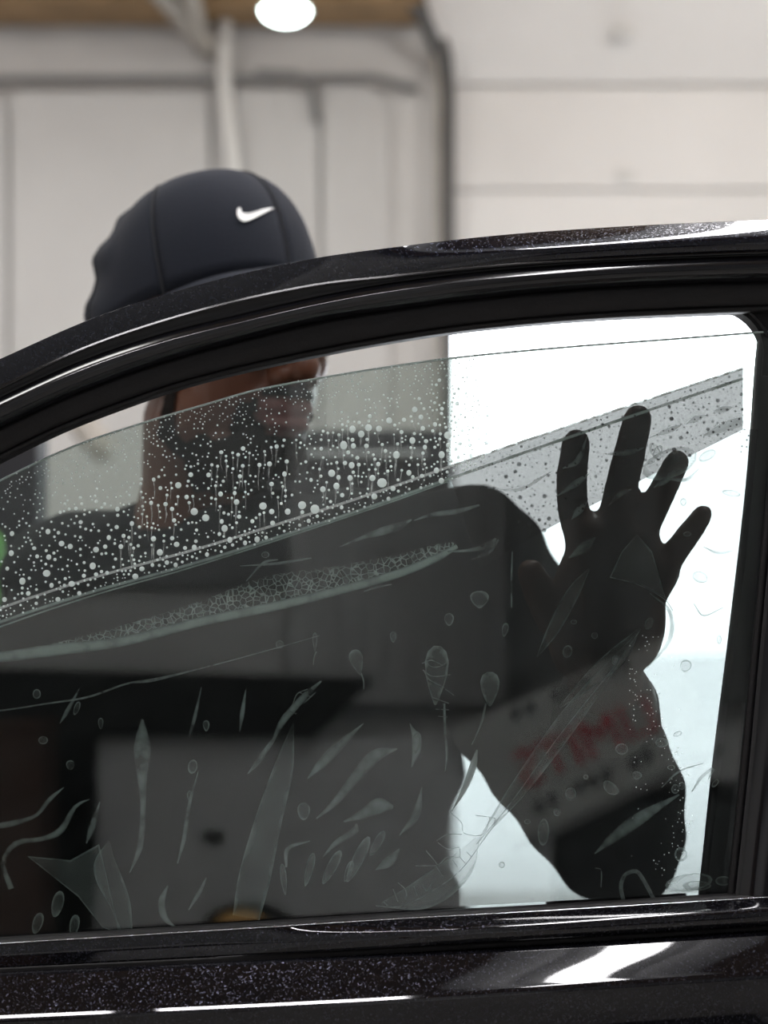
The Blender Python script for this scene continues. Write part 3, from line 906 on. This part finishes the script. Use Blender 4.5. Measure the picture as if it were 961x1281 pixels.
# ------------------------------------------------------------------ the car door
door = empty('car_door', (0.1, 0.03, .35), 'black metallic car door with its window half lowered', 'car door')
c0 = curve([(-60, 477), (0, 449), (119, 397), (218, 365), (300, 343), (400, 322), (480, 311), (560, 301), (650, 292), (750, 285), (850, 279.5), (961, 275), (1060, 272)])
c1 = curve([(-60, 513), (0, 484), (100, 437), (200, 402), (300, 375), (400, 355), (480, 346), (560, 337), (650, 329), (750, 323), (850, 318), (961, 314), (1060, 311)])
c2 = curve([(-60, 527), (0, 497), (100, 452), (200, 418), (300, 393), (400, 370), (480, 355), (560, 344), (650, 335), (750, 328), (850, 323), (961, 319), (1060, 316)])
c3 = curve([(-60, 566), (0, 536), (100, 491), (200, 455), (300, 427), (400, 403), (480, 390), (560, 379), (650, 369), (750, 361), (850, 356), (961, 353), (1060, 351)])
c4 = curve([(-60, 602), (0, 570), (75, 534), (150, 505), (220, 481), (300, 460), (415, 435.5), (480, 423.5), (560, 411), (650, 401), (750, 393), (850, 388), (961, 384), (1060, 382)])
g0 = curve([(-60, 633), (0, 600), (90, 558), (185, 526), (250, 507), (320, 487), (400, 472), (480, 459), (565, 447), (700, 434), (850, 422.5), (961, 414), (1060, 408)])


def loft(name, rows, mat, back=.022, nx=84, x0=-255, x1=1050, parent=door):
    """rows: (curve, depth) across the section; depth may depend on x; closed behind"""
    s = MB(); vs = []
    R = len(rows) + 2
    for i in range(nx + 1):
        x = x0 + (x1 - x0) * i / nx
        col = []
        for (cv, dp) in rows:
            col.append(P(x, cv(x), dp(x) if callable(dp) else dp))
        a, z = col[0], col[-1]
        col = [Vector((a.x, back, a.z))] + col + [Vector((z.x, back, z.z))]
        vs += col
    fs = [(i * R + j, i * R + (j + 1) % R, (i + 1) * R + (j + 1) % R, (i + 1) * R + j) for i in range(nx) for j in range(R)]
    fs += [tuple(range(R)), tuple(range(nx * R, nx * R + R))[::-1]]
    s.add(vs, fs)
    return s.build(name, mat, parent)


def band(ca_, cb_, ya, yb, bulge, k=9, pw=1.0, edge=False):
    """rows of a bulging band between two curves"""
    out = []
    fn = lambda v: v if callable(v) else (lambda x: v)
    ya, yb, bulge = fn(ya), fn(yb), fn(bulge)
    ts = [j / k for j in range(k + 1)]
    if edge: ts[1:1] = [.012, .024]
    for t in ts:
        f = (lambda x, t=t: ca_(x) * (1 - t) + cb_(x) * t)
        out.append((f, lambda x, t=t: ya(x) * (1 - t) + yb(x) * t - bulge(x) * math.sin(math.pi * t) ** pw))
    return out


def shift(cv, d):
    return lambda x: cv(x) + d


def ease(x, a, b):
    t = min(1, max(0, (x - a) / (b - a)))
    return t * t * (3 - 2 * t)


# the rail is flat along the windscreen pillar and rolls upward towards the roof
loft('roof_rail', band(c0, c1, lambda x: -.0214 + .0174 * ease(x, 420, 800), -.022, lambda x: .0004 + .0106 * ease(x, 420, 800), 12, edge=True), M['railpaint'])
loft('rail_edge', [(shift(c1, -2.2 + 1.1 * k), -.0218 - .00024 * k) for k in range(5)], M['gloss'], back=-.012)
loft('rail_gap', band(c1, c2, -.0215, -.0195, -.002, 4), M['satin'])
loft('bead', band(c2, c3, -.019, -.012, .0085, 10), M['gloss'])
loft('upper_seal', band(c3, c4, -.0115, -.004, .003, 8), M['rubber'])


loft('seal_lip', band(shift(c4, -2), shift(c4, 5), -.0055, -.004, .0015, 3), M['rubber'], back=.004)

# belt line below the glass
s0 = curve([(-60, 1184), (0, 1180), (340, 1159), (480, 1150), (700, 1138), (961, 1122), (1060, 1116)])
s1 = curve([(-60, 1215), (0, 1211), (240, 1199), (480, 1186), (700, 1174), (961, 1158), (1060, 1152)])
s3 = curve([(-60, 1223), (0, 1219), (240, 1208), (480, 1196), (700, 1183), (961, 1166), (1060, 1160)])
s4 = curve([(-60, 1272), (0, 1269), (200, 1260), (370, 1252), (480, 1246), (700, 1231), (961, 1214), (1060, 1208)])
loft('belt_moulding', band(s0, s1, -.010, lambda x: -.012 - .008 * ease(x, 250, 620), lambda x: .0008 + .0062 * ease(x, 250, 620), 12), M['paint'])
loft('belt_gap', band(s1, s3, -.012, -.012, 0, 3), M['rubber'])
loft('belt_seal', band(shift(s0, -7), shift(s0, 1), -.0035, -.009, .001, 3), M['rubber'], back=-.0008)
loft('belt_strip', band(shift(s0, -1), shift(s0, 1.2), -.0103, -.0115, .0008, 3), M['bright'], back=-.006)
skin_rows = band(s3, s4, -.019, -.0378, .0006, 14)
skin_rows += [(shift(s4, .5 + 1.1 * k), -.0380 - .00033 * k) for k in range(6)]     # the crease: a narrow facet
skin_rows += [(shift(s4, 7.5), -.0400), (shift(s4, 11), -.0398), (shift(s4, 40), -.036), (shift(s4, 90), -.036), (lambda x: 1500, -.05), (lambda x: 1900, -.055), (lambda x: 2450, -.03)]
loft('door_skin', skin_rows, M['paint'], back=.05)

# rear edge of the window: channel behind the glass, then the pillar trim in front
eA = curve([(380, 958), (440, 950), (600, 938), (800, 915), (960, 895), (1110, 879), (1200, 868)])     # x as a function of y
eB = curve([(360, 985), (440, 978), (600, 963), (800, 944), (960, 929), (1120, 912), (1200, 903)])


def vloft(name, rows, mat, y0, y1, back, n=40):
    s = MB(); vs = []; R = len(rows) + 2
    for i in range(n + 1):
        y = y0 + (y1 - y0) * i / n
        col = [P(cx(y), y, dp) for cx, dp in rows]
        col = [Vector((col[0].x, back, col[0].z))] + col + [Vector((col[-1].x, back, col[-1].z))]
        vs += col
    s.add(vs, [(i * R + j, i * R + (j + 1) % R, (i + 1) * R + (j + 1) % R, (i + 1) * R + j) for i in range(n) for j in range(R)] + [tuple(range(R)), tuple(range(n * R, n * R + R))[::-1]])
    return s.build(name, mat, door)


vloft('glass_channel', [(eA, .009), (shift(eA, 6), .0075), (shift(eA, 22), .008), (shift(eB, 3), .008)], M['satin'], 386, 1180, .02)
vloft('pillar_seal', [(shift(eB, -2), -.002), (shift(eB, 0), -.004), (shift(eB, 4), -.0045), (shift(eB, 8), -.003)], M['rubber'], 380, 1175, -.0008)
vloft('pillar_trim', [(shift(eB, 7), -.0042), (shift(eB, 9), -.006), (shift(eB, 40), -.0085), (shift(eB, 120), -.011)], M['gloss'], 372, 1185, -.0012)
# rounded upper corner of the opening
arc = [(900 + 56 * math.cos(math.radians(a)), 440 + 55 * -math.sin(math.radians(a))) for a in range(90, -1, -9)]
s = MB(); s.prism([(880, 370), (882, 386.5)] + arc + [(953, 470), (1020, 470), (1020, 365)], .0055, .02); s.build('corner_seal', M['rubber'], door, smooth=False)
s = MB(); s.tube([P(x + 7, y - 3, -.003) for x, y in arc[4:9]], .0012, 8); s.build('corner_lip', M['satin'], door)

# ------------------------------------------------------------------ window glass (4 mm, in its lowered position)
GX0, GX1 = -260, 985
top = [(GX0 + (GX1 - GX0) * i / 60, g0(GX0 + (GX1 - GX0) * i / 60)) for i in range(61)]
outl = top + [(GX1, 1230), (GX0, 1275)]
s = MB(); n = len(outl)
fr = [P(x, y, 0.0) for x, y in outl]; bk = [Vector((v.x, .004, v.z)) for v in fr]
s.add(fr, [tuple(range(n))]); s.add(bk, [tuple(range(n))[::-1]])
glass = s.build('window_glass', M['glass'], door, smooth=False)
s = MB()
ed = []
for i in range(61):
    v = fr[i]
    ed += [v + Vector((0, -.0002, -.0006)), v + Vector((0, .0006, .0003)), v + Vector((0, .0034, .0003)), v + Vector((0, .0042, -.0006))]
s.add(ed, [(i * 4 + j, i * 4 + j + 1, i * 4 + 5 + j, i * 4 + 4 + j) for i in range(60) for j in range(3)])
s.build('glass_edge', M['gedge'], glass)['label'] = 'pale ground upper edge'

# ------------------------------------------------------------------ tint film on the inner face
YI = 0.0056
YW = 0.0043       # the wet layer between glass and film
tfilm = empty('tint_film', P(480, 1150, YI), 'wrinkled dark window tint film, wet and half smoothed on the car glass', 'film')
fe = curve([(-60, 783), (0, 761), (120, 722), (240, 689), (360, 652), (480, 613), (600, 571), (760, 517), (930, 461)])
right = [(y, eA(y) + 6) for y in (537, 700, 900, 1100, 1190)]
poly = [(x, fe(x)) for x in np.linspace(-255, 930, 48)] + [(930, 537)] + [(x, y) for y, x in right] + [(-255, 1240)]
s = MB(); s.add([P(x, y, YI) for x, y in poly], [tuple(range(len(poly)))])
s.build('film_sheet', M['film'], tfilm, smooth=False)
lowe = curve([(560, 735), (668, 671), (760, 622), (850, 577), (930, 537)])
poly = [(x, fe(x) + 1) for x in np.linspace(560, 930, 16)] + [(x, lowe(x)) for x in np.linspace(930, 600, 14)]
s = MB(); s.add([P(x, y, YI + .0006) for x, y in poly], [tuple(range(len(poly)))])
s.build('backing_strip', M['strip'], tfilm, smooth=False)['label'] = 'grey strip of film along the upper edge'


def ribbon_mb(mb, pts, dome=.0012, Y=YW, n=18):
    """tapering raised ridge: pts (px, py, width)"""
    sp = spline(pts, n); vs, es = [], []
    for i, (x, y, wd) in enumerate(sp):
        a, b_ = sp[max(i - 1, 0)], sp[min(i + 1, n - 1)]
        dx, dy = b_[0] - a[0], b_[1] - a[1]; L_ = math.hypot(dx, dy) or 1
        nx_, ny_ = -dy / L_, dx / L_
        wd = max(wd, .25)
        for q, e in ((-1, 1), (-.6, .55), (0, 0), (.6, .55), (1, 1)):
            vs.append(P(x + nx_ * q * wd / 2, y + ny_ * q * wd / 2, Y + dome * .5 * (1 - q * q)))
            es.append(e)
    mb.add(vs, [(i * 5 + j, i * 5 + j + 1, i * 5 + 6 + j, i * 5 + 5 + j) for i in range(n - 1) for j in range(4)], es)


def blob_mb(mb, x, y, rx, ry, rot=0.0, dome=.0012, Y=YW, taper=0.0, n=14):
    """raised bubble: px centre, radii, turn; taper pulls one end to a point"""
    c, s_ = math.cos(math.radians(rot)), math.sin(math.radians(rot))
    vs, es = [P(x, y, Y + dome * .5)], [0.0]
    for k, (q, e) in enumerate(((.45, .3), (.8, .7), (1, 1))):
        for i in range(n):
            a = 2 * math.pi * i / n
            u, v = math.cos(a) * rx * q, math.sin(a) * ry * q
            if taper: u *= 1 - taper * (v / ry * .5 + .5) ** 1.2
            vs.append(P(x + u * c - v * s_, y + u * s_ + v * c, Y + dome * .5 * (1 - q * q))); es.append(e)
    fs = [(0, 1 + i, 1 + (i + 1) % n) for i in range(n)]
    fs += [(1 + k * n + i, 1 + k * n + n + i, 1 + k * n + n + (i + 1) % n, 1 + k * n + (i + 1) % n) for k in range(2) for i in range(n)]
    mb.add(vs, fs, es)


# foam pushed up by the squeegee
s = MB()
ribbon_mb(s, [(-50, 826, 9), (0, 822, 13), (60, 814, 15), (150, 803, 13), (250, 778, 12), (350, 757, 12), (430, 737, 11), (500, 717, 11), (548, 697, 10), (572, 683, 6)], .0016, n=60)
s.build('foam_ridge', M['foamline'], tfilm)
s = MB(); vs, es = [], []
xs_ = np.linspace(60, 568, 60)
lo = curve([(60, 812), (150, 799), (250, 774), (350, 753), (430, 733), (500, 713), (548, 694), (568, 684)])
hi = curve([(60, 806), (150, 783), (250, 752), (330, 722), (430, 706), (500, 693), (548, 680), (568, 678)])
for x in xs_:
    for t, e in ((0, .0), (.4, .0), (.75, .5), (1, 1)):
        vs.append(P(x, lo(x) * (1 - t) + hi(x) * t, YW + .0001 + .0006 * (1 - t * t))); es.append(e)
s.add(vs, [(i * 4 + j, i * 4 + j + 1, i * 4 + 5 + j, i * 4 + 4 + j) for i in range(59) for j in range(3)], es)
s.build('foam', M['foam'], tfilm)['kind'] = 'stuff'

CREASES = [   # each ridge: (px, py, width) along its run
    [(425, 684, 1), (455, 672, 6), (480, 664, 11), (500, 658, 10), (515, 650, 2)],
    [(518, 651, 1), (540, 644, 6), (570, 640, 7), (600, 632, 3)],
    [(560, 690, 2), (590, 688, 5), (612, 682, 10), (622, 672, 2)],
    [(300, 708, 1), (345, 705, 4), (390, 698, 2)],
    [(455, 905, 1), (425, 932, 12), (405, 952, 13), (385, 974, 1)],
    [(497, 937, 2), (470, 945, 16), (445, 972, 13), (420, 1003, 9), (396, 1024, 2)],
    [(430, 1028, 2), (455, 1018, 13), (475, 1008, 20), (492, 1010, 5)],
    [(404, 1072, 1), (420, 1055, 7), (445, 1038, 9), (446, 1030, 1)],
    [(388, 1052, 1), (360, 1062, 6), (358, 1085, 3)],
    [(340, 925, 1), (325, 950, 8), (310, 968, 1)],
    [(402, 852, 2), (380, 872, 9), (352, 905, 8), (340, 930, 4), (318, 962, 1)],
    [(178, 900, 4), (178, 935, 22), (178, 975, 12), (179, 1010, 7), (175, 1060, 8), (162, 1092, 1)],
    [(248, 965, 1), (236, 1010, 5), (230, 1050, 6), (222, 1080, 2)],
    [(210, 1108, 2), (202, 1128, 9), (206, 1148, 8), (222, 1162, 1)],
    [(258, 1098, 1), (250, 1115, 6), (236, 1138, 2)],
    [(-20, 1036, 6), (15, 1030, 8), (45, 1020, 5), (62, 1000, 6), (80, 985, 1)],
    [(14, 1112, 8), (4, 1078, 6), (20, 1055, 8), (50, 1050, 6), (75, 1040, 9), (95, 1008, 5), (112, 1000, 1)],
    [(125, 1003, 1), (115, 1035, 9), (108, 1055, 2)],
    [(100, 860, 1), (84, 890, 6), (75, 905, 1)],
    [(252, 860, 1), (243, 900, 5), (236, 925, 1)],
    [(308, 860, 1), (303, 893, 6), (300, 915, 1)],
    [(455, 740, 1), (470, 735, 3), (490, 731, 1)],
    [(640, 760, 2), (640, 720, 3), (641, 690, 1)],
    [(735, 545, 1), (722, 577, 8), (704, 586, 1)],
    [(738, 592, 1), (720, 605, 9), (698, 620, 1)],
    [(806, 560, 1), (786, 566, 8), (760, 568, 2)],
    [(842, 598, 1), (828, 604, 8), (818, 610, 1)],
    [(790, 612, 2), (776, 618, 8), (762, 632, 1)],
    [(735, 628, 2), (725, 638, 10), (715, 650, 1)],
    [(745, 672, 1), (732, 684, 14), (712, 698, 2)],
    [(590, 700, 1), (612, 690, 7), (624, 675, 2)],
    [(500, 1062, 2), (486, 1078, 14), (470, 1088, 1)],
    [(513, 905, 1), (522, 930, 13), (515, 960, 1)],
    [(528, 985, 1), (520, 1020, 11), (500, 1045, 1)],
    [(850, 994, 2), (800, 1024, 16), (765, 1050, 12), (744, 1068, 1)],
    [(866, 990, 2), (878, 972, 5), (892, 962, 5), (886, 975, 1)],
    [(813, 742, 1), (838, 765, 5), (838, 800, 6), (808, 838, 1)],
    [(905, 760, 1), (880, 770, 2), (868, 755, 1)],
    [(880, 684, 1), (900, 692, 4), (920, 688, 1)],
    [(875, 586, 1), (858, 600, 5), (828, 598, 1)],
    [(690, 520, 1), (720, 517, 2), (745, 505, 1)],
    [(812, 548, 1), (838, 538, 8), (852, 532, 2)],
    [(858, 531, 1), (872, 523, 9), (884, 520, 1)],
    [(892, 515, 1), (905, 512, 9), (918, 509, 1)],
    [(880, 545, 2), (905, 535, 14), (930, 526, 12)],
    [(610, 610, 1), (650, 612, 5), (690, 590, 2)],
    [(880, 955, 1), (850, 965, 3), (828, 985, 1)],
    [(556, 880, 3), (557, 915, 4), (559, 945, 3), (557, 965, 1)],
    [(608, 880, 3), (602, 905, 3), (590, 932, 1)],
    [(452, 842, 2), (455, 852, 2), (455, 862, 1)],
    [(308, 727, 1), (330, 704, 4), (348, 700, 1)],
    [(396, 815, 2), (393, 822, 2), (392, 832, 1)],
]
for c_ in CREASES:
    s = MB(); ribbon_mb(s, c_); s.build('crease', M['crease'], tfilm)

FOLDS = [     # larger tongues and facets of lifted film
    [(367, 904, 1), (355, 960, 24), (335, 1030, 34), (318, 1100, 40), (308, 1148, 34)],
    [(737, 712, 2), (718, 740, 16), (692, 788, 15), (672, 822, 1)],
    [(801, 786, 2), (775, 818, 22), (742, 848, 20), (700, 885, 2)],
    [(801, 788, 1), (720, 890, 26), (650, 985, 22), (596, 1056, 2)],
    [(136, 1052, 2), (132, 1085, 30), (150, 1130, 26), (160, 1172, 12)],
    [(600, 1045, 2), (575, 1085, 34), (530, 1118, 38), (478, 1132, 6)],
]
for c_ in FOLDS:
    s = MB(); ribbon_mb(s, c_, .002, n=26); s.build('fold', M['fold'], tfilm)


def facet(poly, lift):
    cx = sum(p[0] for p in poly) / len(poly); cy = sum(p[1] for p in poly) / len(poly)
    s = MB(); n = len(poly)
    vs = [P(cx, cy, YW + .0002 + lift * .3)]; es = [0]
    for q, e in ((.86, .5), (1, 1)):
        for x, y in poly:
            vs.append(P(cx + (x - cx) * q, cy + (y - cy) * q, YW + .0002 + lift * .3 * (1 - q))); es.append(e)
    s.add(vs, [(0, 1 + i, 1 + (i + 1) % n) for i in range(n)] + [(1 + i, 1 + n + i, 1 + n + (i + 1) % n, 1 + (i + 1) % n) for i in range(n)], es)
    return s.build('fold', M['fold'], tfilm, smooth=False)


facet([(797, 668), (816, 690), (833, 748), (800, 730), (763, 722), (778, 690)], .002)
facet([(34, 1071), (88, 1076), (124, 1056), (132, 1090), (150, 1168), (128, 1160), (98, 1122)], .003)

BUBBLES = [   # px, py, rx, ry, turn, taper
    (546, 845, 20, 38, 2, .75), (613, 862, 16, 22, 0, .7), (447, 829, 12, 17, -15, .85), (562, 775, 7, 8, 0, .4), (600, 750, 15, 11, 0, .6),
    (350, 806, 5, 5, 0, 0), (394, 803, 4, 12, 0, .8), (332, 694, 5, 4, 0, 0), (492, 797, 5, 7, 0, .5), (632, 788, 5, 9, 10, .5), (410, 1010, 1, 1, 0, 0),
    (380, 1015, 9, 11, 0, .3), (241, 959, 6, 9, 10, 0), (237, 995, 3, 6, 0, 0), (72, 1131, 8, 17, 14, .2), (47, 1155, 7, 14, 18, .2), (93, 1158, 7, 14, 10, .3),
    (88, 957, 6, 6, 0, .3), (54, 926, 6, 5, 0, 0), (46, 868, 5, 6, 0, 0), (126, 905, 4, 7, 0, .5), (96, 886, 4, 9, 20, .3), (258, 908, 5, 7, 0, .5),
    (415, 1085, 7, 24, 28, .3), (448, 1075, 8, 32, 26, .3), (387, 1088, 6, 22, 14, .5), (436, 1090, 5, 14, 20, .4), (355, 1100, 5, 20, -6, .5), (472, 1055, 6, 18, 30, .3),
    (521, 930, 7, 15, 5, .5), (710, 815, 6, 8, 15, 0), (718, 778, 4, 3, 0, 0), (744, 795, 4, 4, 0, 0), (770, 826, 5, 6, 20, .3), (812, 780, 5, 8, 25, 0),
    (778, 937, 8, 7, 0, 0), (714, 993, 7, 8, 10, 0), (764, 986, 13, 7, 40, .3), (680, 1041, 7, 17, 3, 0), (828, 929, 8, 6, 0, 0), (733, 972, 3, 3, 0, 0),
    (797, 970, 7, 5, 20, .3), (697, 1016, 5, 5, 0, .3), (845, 987, 5, 6, 10, 0), (853, 983, 4, 5, 0, 0), (858, 833, 8, 8, 20, .3), (848, 918, 6, 3, -20, 0), (852, 1069, 8, 9, 0, 0),
    (628, 1082, 4, 4, 0, 0), (614, 1024, 2, 2, 0, 0), (660, 1028, 4, 3, 0, 0), (915, 617, 12, 4, 10, 0), (838, 580, 36, 18, -20, 0), (855, 628, 4, 5, 0, 0),
    (876, 722, 10, 7, 20, 0), (885, 570, 12, 6, -30, 0), (860, 668, 5, 3, 0, 0), (900, 800, 3, 6, 0, 0), (820, 565, 6, 12, -30, 0), (895, 980, 6, 3, -50, 0), (840, 960, 5, 3, 0, 0),
    (823, 565, 5, 9, 30, 0), (862, 1104, 30, 11, -8, 0), (872, 1108, 18, 6, 0, 0), (905, 1102, 10, 6, 0, 0),
]
for (x, y, rx, ry, rt, tp) in BUBBLES:
    if rx < 2: continue
    s = MB(); blob_mb(s, x, y, rx, ry, rt, .0014, taper=tp); s.build('air_bubble', M['bubble'], tfilm)

# thin lines: film edge with painted glint, honeycomb of trapped water, wavy edge of the backing
s = MB()
ribbon_mb(s, [(x, fe(x) - .3, 3.3) for x in np.linspace(-250, 930, 17)], .0006, n=90)
s.build('film_edge', milky('painted_edge_glint', (0.95, 0.91, 0.94), .98, .85, 1, .1, .25, 300), tfilm)  # glint along the film edge painted as pinkish white
s = MB()
ribbon_mb(s, [(x, fe(x) + 17 - .006 * max(0, x - 200), 4.4) for x in np.linspace(-250, 930, 17)], .0008, n=90)
ribbon_mb(s, [(x, fe(x) + 23 - .010 * max(0, x), 2.4) for x in np.linspace(-250, 560, 13)], .0006, n=60)
s.build('water_line', M['foamline'], tfilm)
s = MB()
ribbon_mb(s, [(-50, 893, 2), (0, 889, 2), (60, 880, 2), (110, 872, 2.6), (160, 855, 2.4), (190, 851, 4), (240, 839, 1.8), (330, 815, 1.2), (400, 795, .6)], .0006, n=60)
s.build('backing_edge', M['line'], tfilm)
HC = [[(532, 826), (540, 834), (552, 833), (562, 826)], [(529, 838), (541, 846), (564, 844)], [(530, 838), (537, 850), (556, 860)], [(557, 862), (568, 870)], [(540, 872), (562, 880)], [(545, 887), (562, 888)], [(548, 896), (560, 897)], [(528, 830), (540, 826), (553, 832)],
      [(595, 1020), (620, 1024), (618, 1028)], [(562, 1015), (578, 1030), (580, 1042), (604, 1044), (613, 1024)], [(546, 1052), (560, 1044), (578, 1044)], [(548, 1054), (560, 1062), (575, 1060)],
      [(533, 1064), (545, 1078), (548, 1082), (560, 1072), (575, 1072), (575, 1062)], [(520, 1083), (545, 1083)], [(545, 1082), (554, 1096)], [(566, 1076), (572, 1084)], [(575, 1072), (582, 1080)], [(584, 1066), (590, 1072)],
      [(498, 1104), (508, 1114), (508, 1126)], [(518, 1108), (522, 1120)], [(528, 1106), (534, 1114), (541, 1104)], [(480, 1128), (486, 1134)], [(492, 1112), (498, 1128)],
      [(470, 1133), (500, 1134), (540, 1115), (575, 1090), (604, 1052), (640, 1003)], [(366, 882), (372, 868), (385, 862)], [(380, 880), (395, 866)], [(352, 898), (360, 890), (371, 893)], [(374, 866), (390, 872)],
      [(800, 790), (770, 832), (700, 920), (640, 1003), (596, 1056)], [(763, 722), (800, 732), (832, 750), (842, 764)], [(745, 1086), (752, 1088), (752, 1110)],
      [(780, 1128), (776, 1108), (782, 1093), (796, 1089), (804, 1098), (820, 1126)], [(686, 470), (700, 478)]]
s = MB()
for p in HC:
    ribbon_mb(s, [(x, y, 1.15) for x, y in p], .0005, n=max(4, 4 * len(p)))
ribbon_mb(s, [(781, 1130, 5), (777, 1108, 5), (783, 1094, 5), (796, 1090, 5), (804, 1099, 5), (821, 1130, 5)], .0010, n=24)
o = s.build('water_veins', M['line'], tfilm); o['kind'] = 'stuff'
# refracted daylight below the arm, painted as a white sliver on the film
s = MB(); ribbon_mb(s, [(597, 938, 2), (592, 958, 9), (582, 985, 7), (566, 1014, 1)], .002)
s.build('painted_sliver', milky('painted_daylight', (.95, .97, .97), .97, .75, 2, .05, .1), tfilm)

# ------------------------------------------------------------------ droplets on the wet glass
DM = MB()
n = 10
vs, es = [(0, -1, 0)], [0]
for q in (.55, .88, 1.0):
    for i in range(n):
        a = 2 * math.pi * i / n
        vs.append((q * math.cos(a), -math.sqrt(max(0, 1 - q * q)), q * math.sin(a))); es.append(q ** 4)
DM.add(vs, [(0, 1 + (i + 1) % n, 1 + i) for i in range(n)] + [(1 + k * n + i, 1 + k * n + (i + 1) % n, 1 + k * n + n + (i + 1) % n, 1 + k * n + n + i) for k in range(2) for i in range(n)], es)
dme = DM.mesh('droplet'); dme.materials.append(M['drop'])
dme.polygons.foreach_set('use_smooth', [True] * len(dme.polygons))

drops = []       # (px, py, radius px)
cell = {}


def free(x, y, r):
    cx, cy = int(x // 12), int(y // 12)
    for i in (-1, 0, 1):
        for j in (-1, 0, 1):
            for (a, b_, c_) in cell.get((cx + i, cy + j), ()):
                if (a - x) ** 2 + (b_ - y) ** 2 < (r + c_ + 1.2) ** 2: return False
    return True


def put(x, y, r):
    if free(x, y, r):
        cell.setdefault((int(x // 12), int(y // 12)), []).append((x, y, r)); drops.append((x, y, r)); return True
    return False


for (x, y, r) in ((430, 557, 5), (441, 537, 4.5), (452, 543, 4), (461, 535, 4.5), (478, 604, 6), (466, 598, 4), (496, 569, 4.5), (329, 633, 4.5), (360, 640, 4), (378, 632, 5), (394, 637, 5.5),
                  (296, 628, 3.5), (305, 658, 0), (243, 640, 4.5), (223, 607, 4), (276, 618, 3), (356, 593, 3), (415, 592, 4.5), (421, 608, 4), (438, 598, 3.5), (487, 526, 4), (516, 551, 4), (440, 582, 4),
                  (281, 661, 4), (200, 691, 4), (116, 708, 4), (77, 680, 3.5), (28, 727, 4), (14, 692, 3.6), (60, 665, 3.2), (81, 687, 3.6), (192, 674, 3.4), (221, 681, 3.4), (147, 637, 3), (165, 655, 3), (340, 640, 3.2), (404, 612, 3.4)):
    if r: put(x, y, r)
tries = 0
while len(drops) < 1500 and tries < 60000:
    tries += 1
    x = random.uniform(-20, 610)
    t = random.random()
    y0_, y1_ = g0(x), fe(x) + 14
    y = y0_ + (y1_ - y0_) * t
    if t < .16:                         # fine mist under the edge
        r = random.uniform(.6, 1.25)
    elif t < .34:
        if random.random() < .60: continue
        r = random.uniform(.7, 1.5)
    else:
        if random.random() < .42: continue
        r = min(4.6, random.uniform(.8, 1.5) + random.expovariate(1 / .66) * (.30 + t))
    if x > 420: r *= 1.15
    put(x, y, r)
for _ in range(1300):                    # on the film strip and right margin
    x = random.uniform(600, 940)
    y0_, y1_ = fe(min(x, 930)) + 4, lowe(min(x, 930))
    y = random.uniform(y0_, y1_ + (30 if x > 925 else 0))
    put(x, y, min(4.0, 1.1 + random.expovariate(1 / .75)))
for _ in range(420):                    # thick wet seam along the film edge
    x = random.uniform(-20, 640)
    put(x, fe(x) + random.uniform(-3, 17), random.uniform(.7, 1.6))
for _ in range(260):                    # curtain of drops by the daylight edge
    x = random.gauss(560, 22); y = random.uniform(g0(x) + 4, fe(x))
    put(x, y, random.uniform(1.0, 2.4))
# froth along the outline of the hand and sleeve
EDGE = [(797, 845), (800, 870), (818, 890), (830, 915), (848, 950), (858, 985), (862, 1020), (856, 1055), (842, 1085), (700, 1075), (735, 1105), (640, 655), (665, 690), (620, 632), (826, 760), (812, 800)]
for (x, y) in EDGE:
    for _ in range(14):
        put(x + random.gauss(-7, 8), y + random.gauss(0, 12), random.uniform(.4, .9))
for _ in range(120):
    put(random.uniform(690, 850), random.uniform(590, 1090), random.uniform(.4, .8))
big = sorted([d for d in drops if d[2] >= 2.35 and d[0] < 605 and d[1] < fe(d[0]) + 18], key=lambda d: -d[2])[:260]
bigset = set(big)
bpy.context.view_layer.update()
inv = glass.matrix_world.inverted()
for (x, y, r) in big:
    o = bpy.data.objects.new('droplet', dme); COL.objects.link(o)
    o.parent = glass; o.matrix_parent_inverse = inv
    o.location = P(x, y, -.0001); o.scale = (r * K * random.uniform(.92, 1.08), r * K * .42, r * K * random.uniform(.95, 1.15))
s = MB(); s2 = MB()
for d in drops:
    if d in bigset: continue
    x, y, r = d
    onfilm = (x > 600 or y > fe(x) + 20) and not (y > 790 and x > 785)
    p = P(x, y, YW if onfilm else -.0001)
    r *= K
    k = 6
    vs = [p + Vector((0, -r * .5, 0))] + [p + Vector((r * .75 * math.cos(6.283 * i / k), -r * .35, r * .75 * math.sin(6.283 * i / k))) for i in range(k)] + [p + Vector((r * math.cos(6.283 * i / k), 0, r * math.sin(6.283 * i / k))) for i in range(k)]
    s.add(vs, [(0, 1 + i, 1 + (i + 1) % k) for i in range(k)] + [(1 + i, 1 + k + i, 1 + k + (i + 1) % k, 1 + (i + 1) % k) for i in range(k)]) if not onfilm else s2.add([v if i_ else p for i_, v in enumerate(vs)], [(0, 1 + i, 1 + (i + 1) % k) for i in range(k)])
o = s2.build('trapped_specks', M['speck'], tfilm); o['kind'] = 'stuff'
o = s.build('fine_droplets', M['drop'], glass); o['kind'] = 'stuff'
s = MB()
for (x, y, r) in drops:
    if r > 1.7 and 150 < x < 600 and y < fe(x) - 14 and random.random() < .6 and y > g0(x) + 55:
        ln = random.uniform(12, 34)
        ribbon_mb(s, [(x, y + r, r * .9), (x + random.uniform(-1.5, 1.5), y + ln * .6, r * .7), (x + random.uniform(-2, 2), y + ln, .5)], -.0002, -.0001, n=5)
o = s.build('drip_trails', M['trail'], glass); o['kind'] = 'stuff'
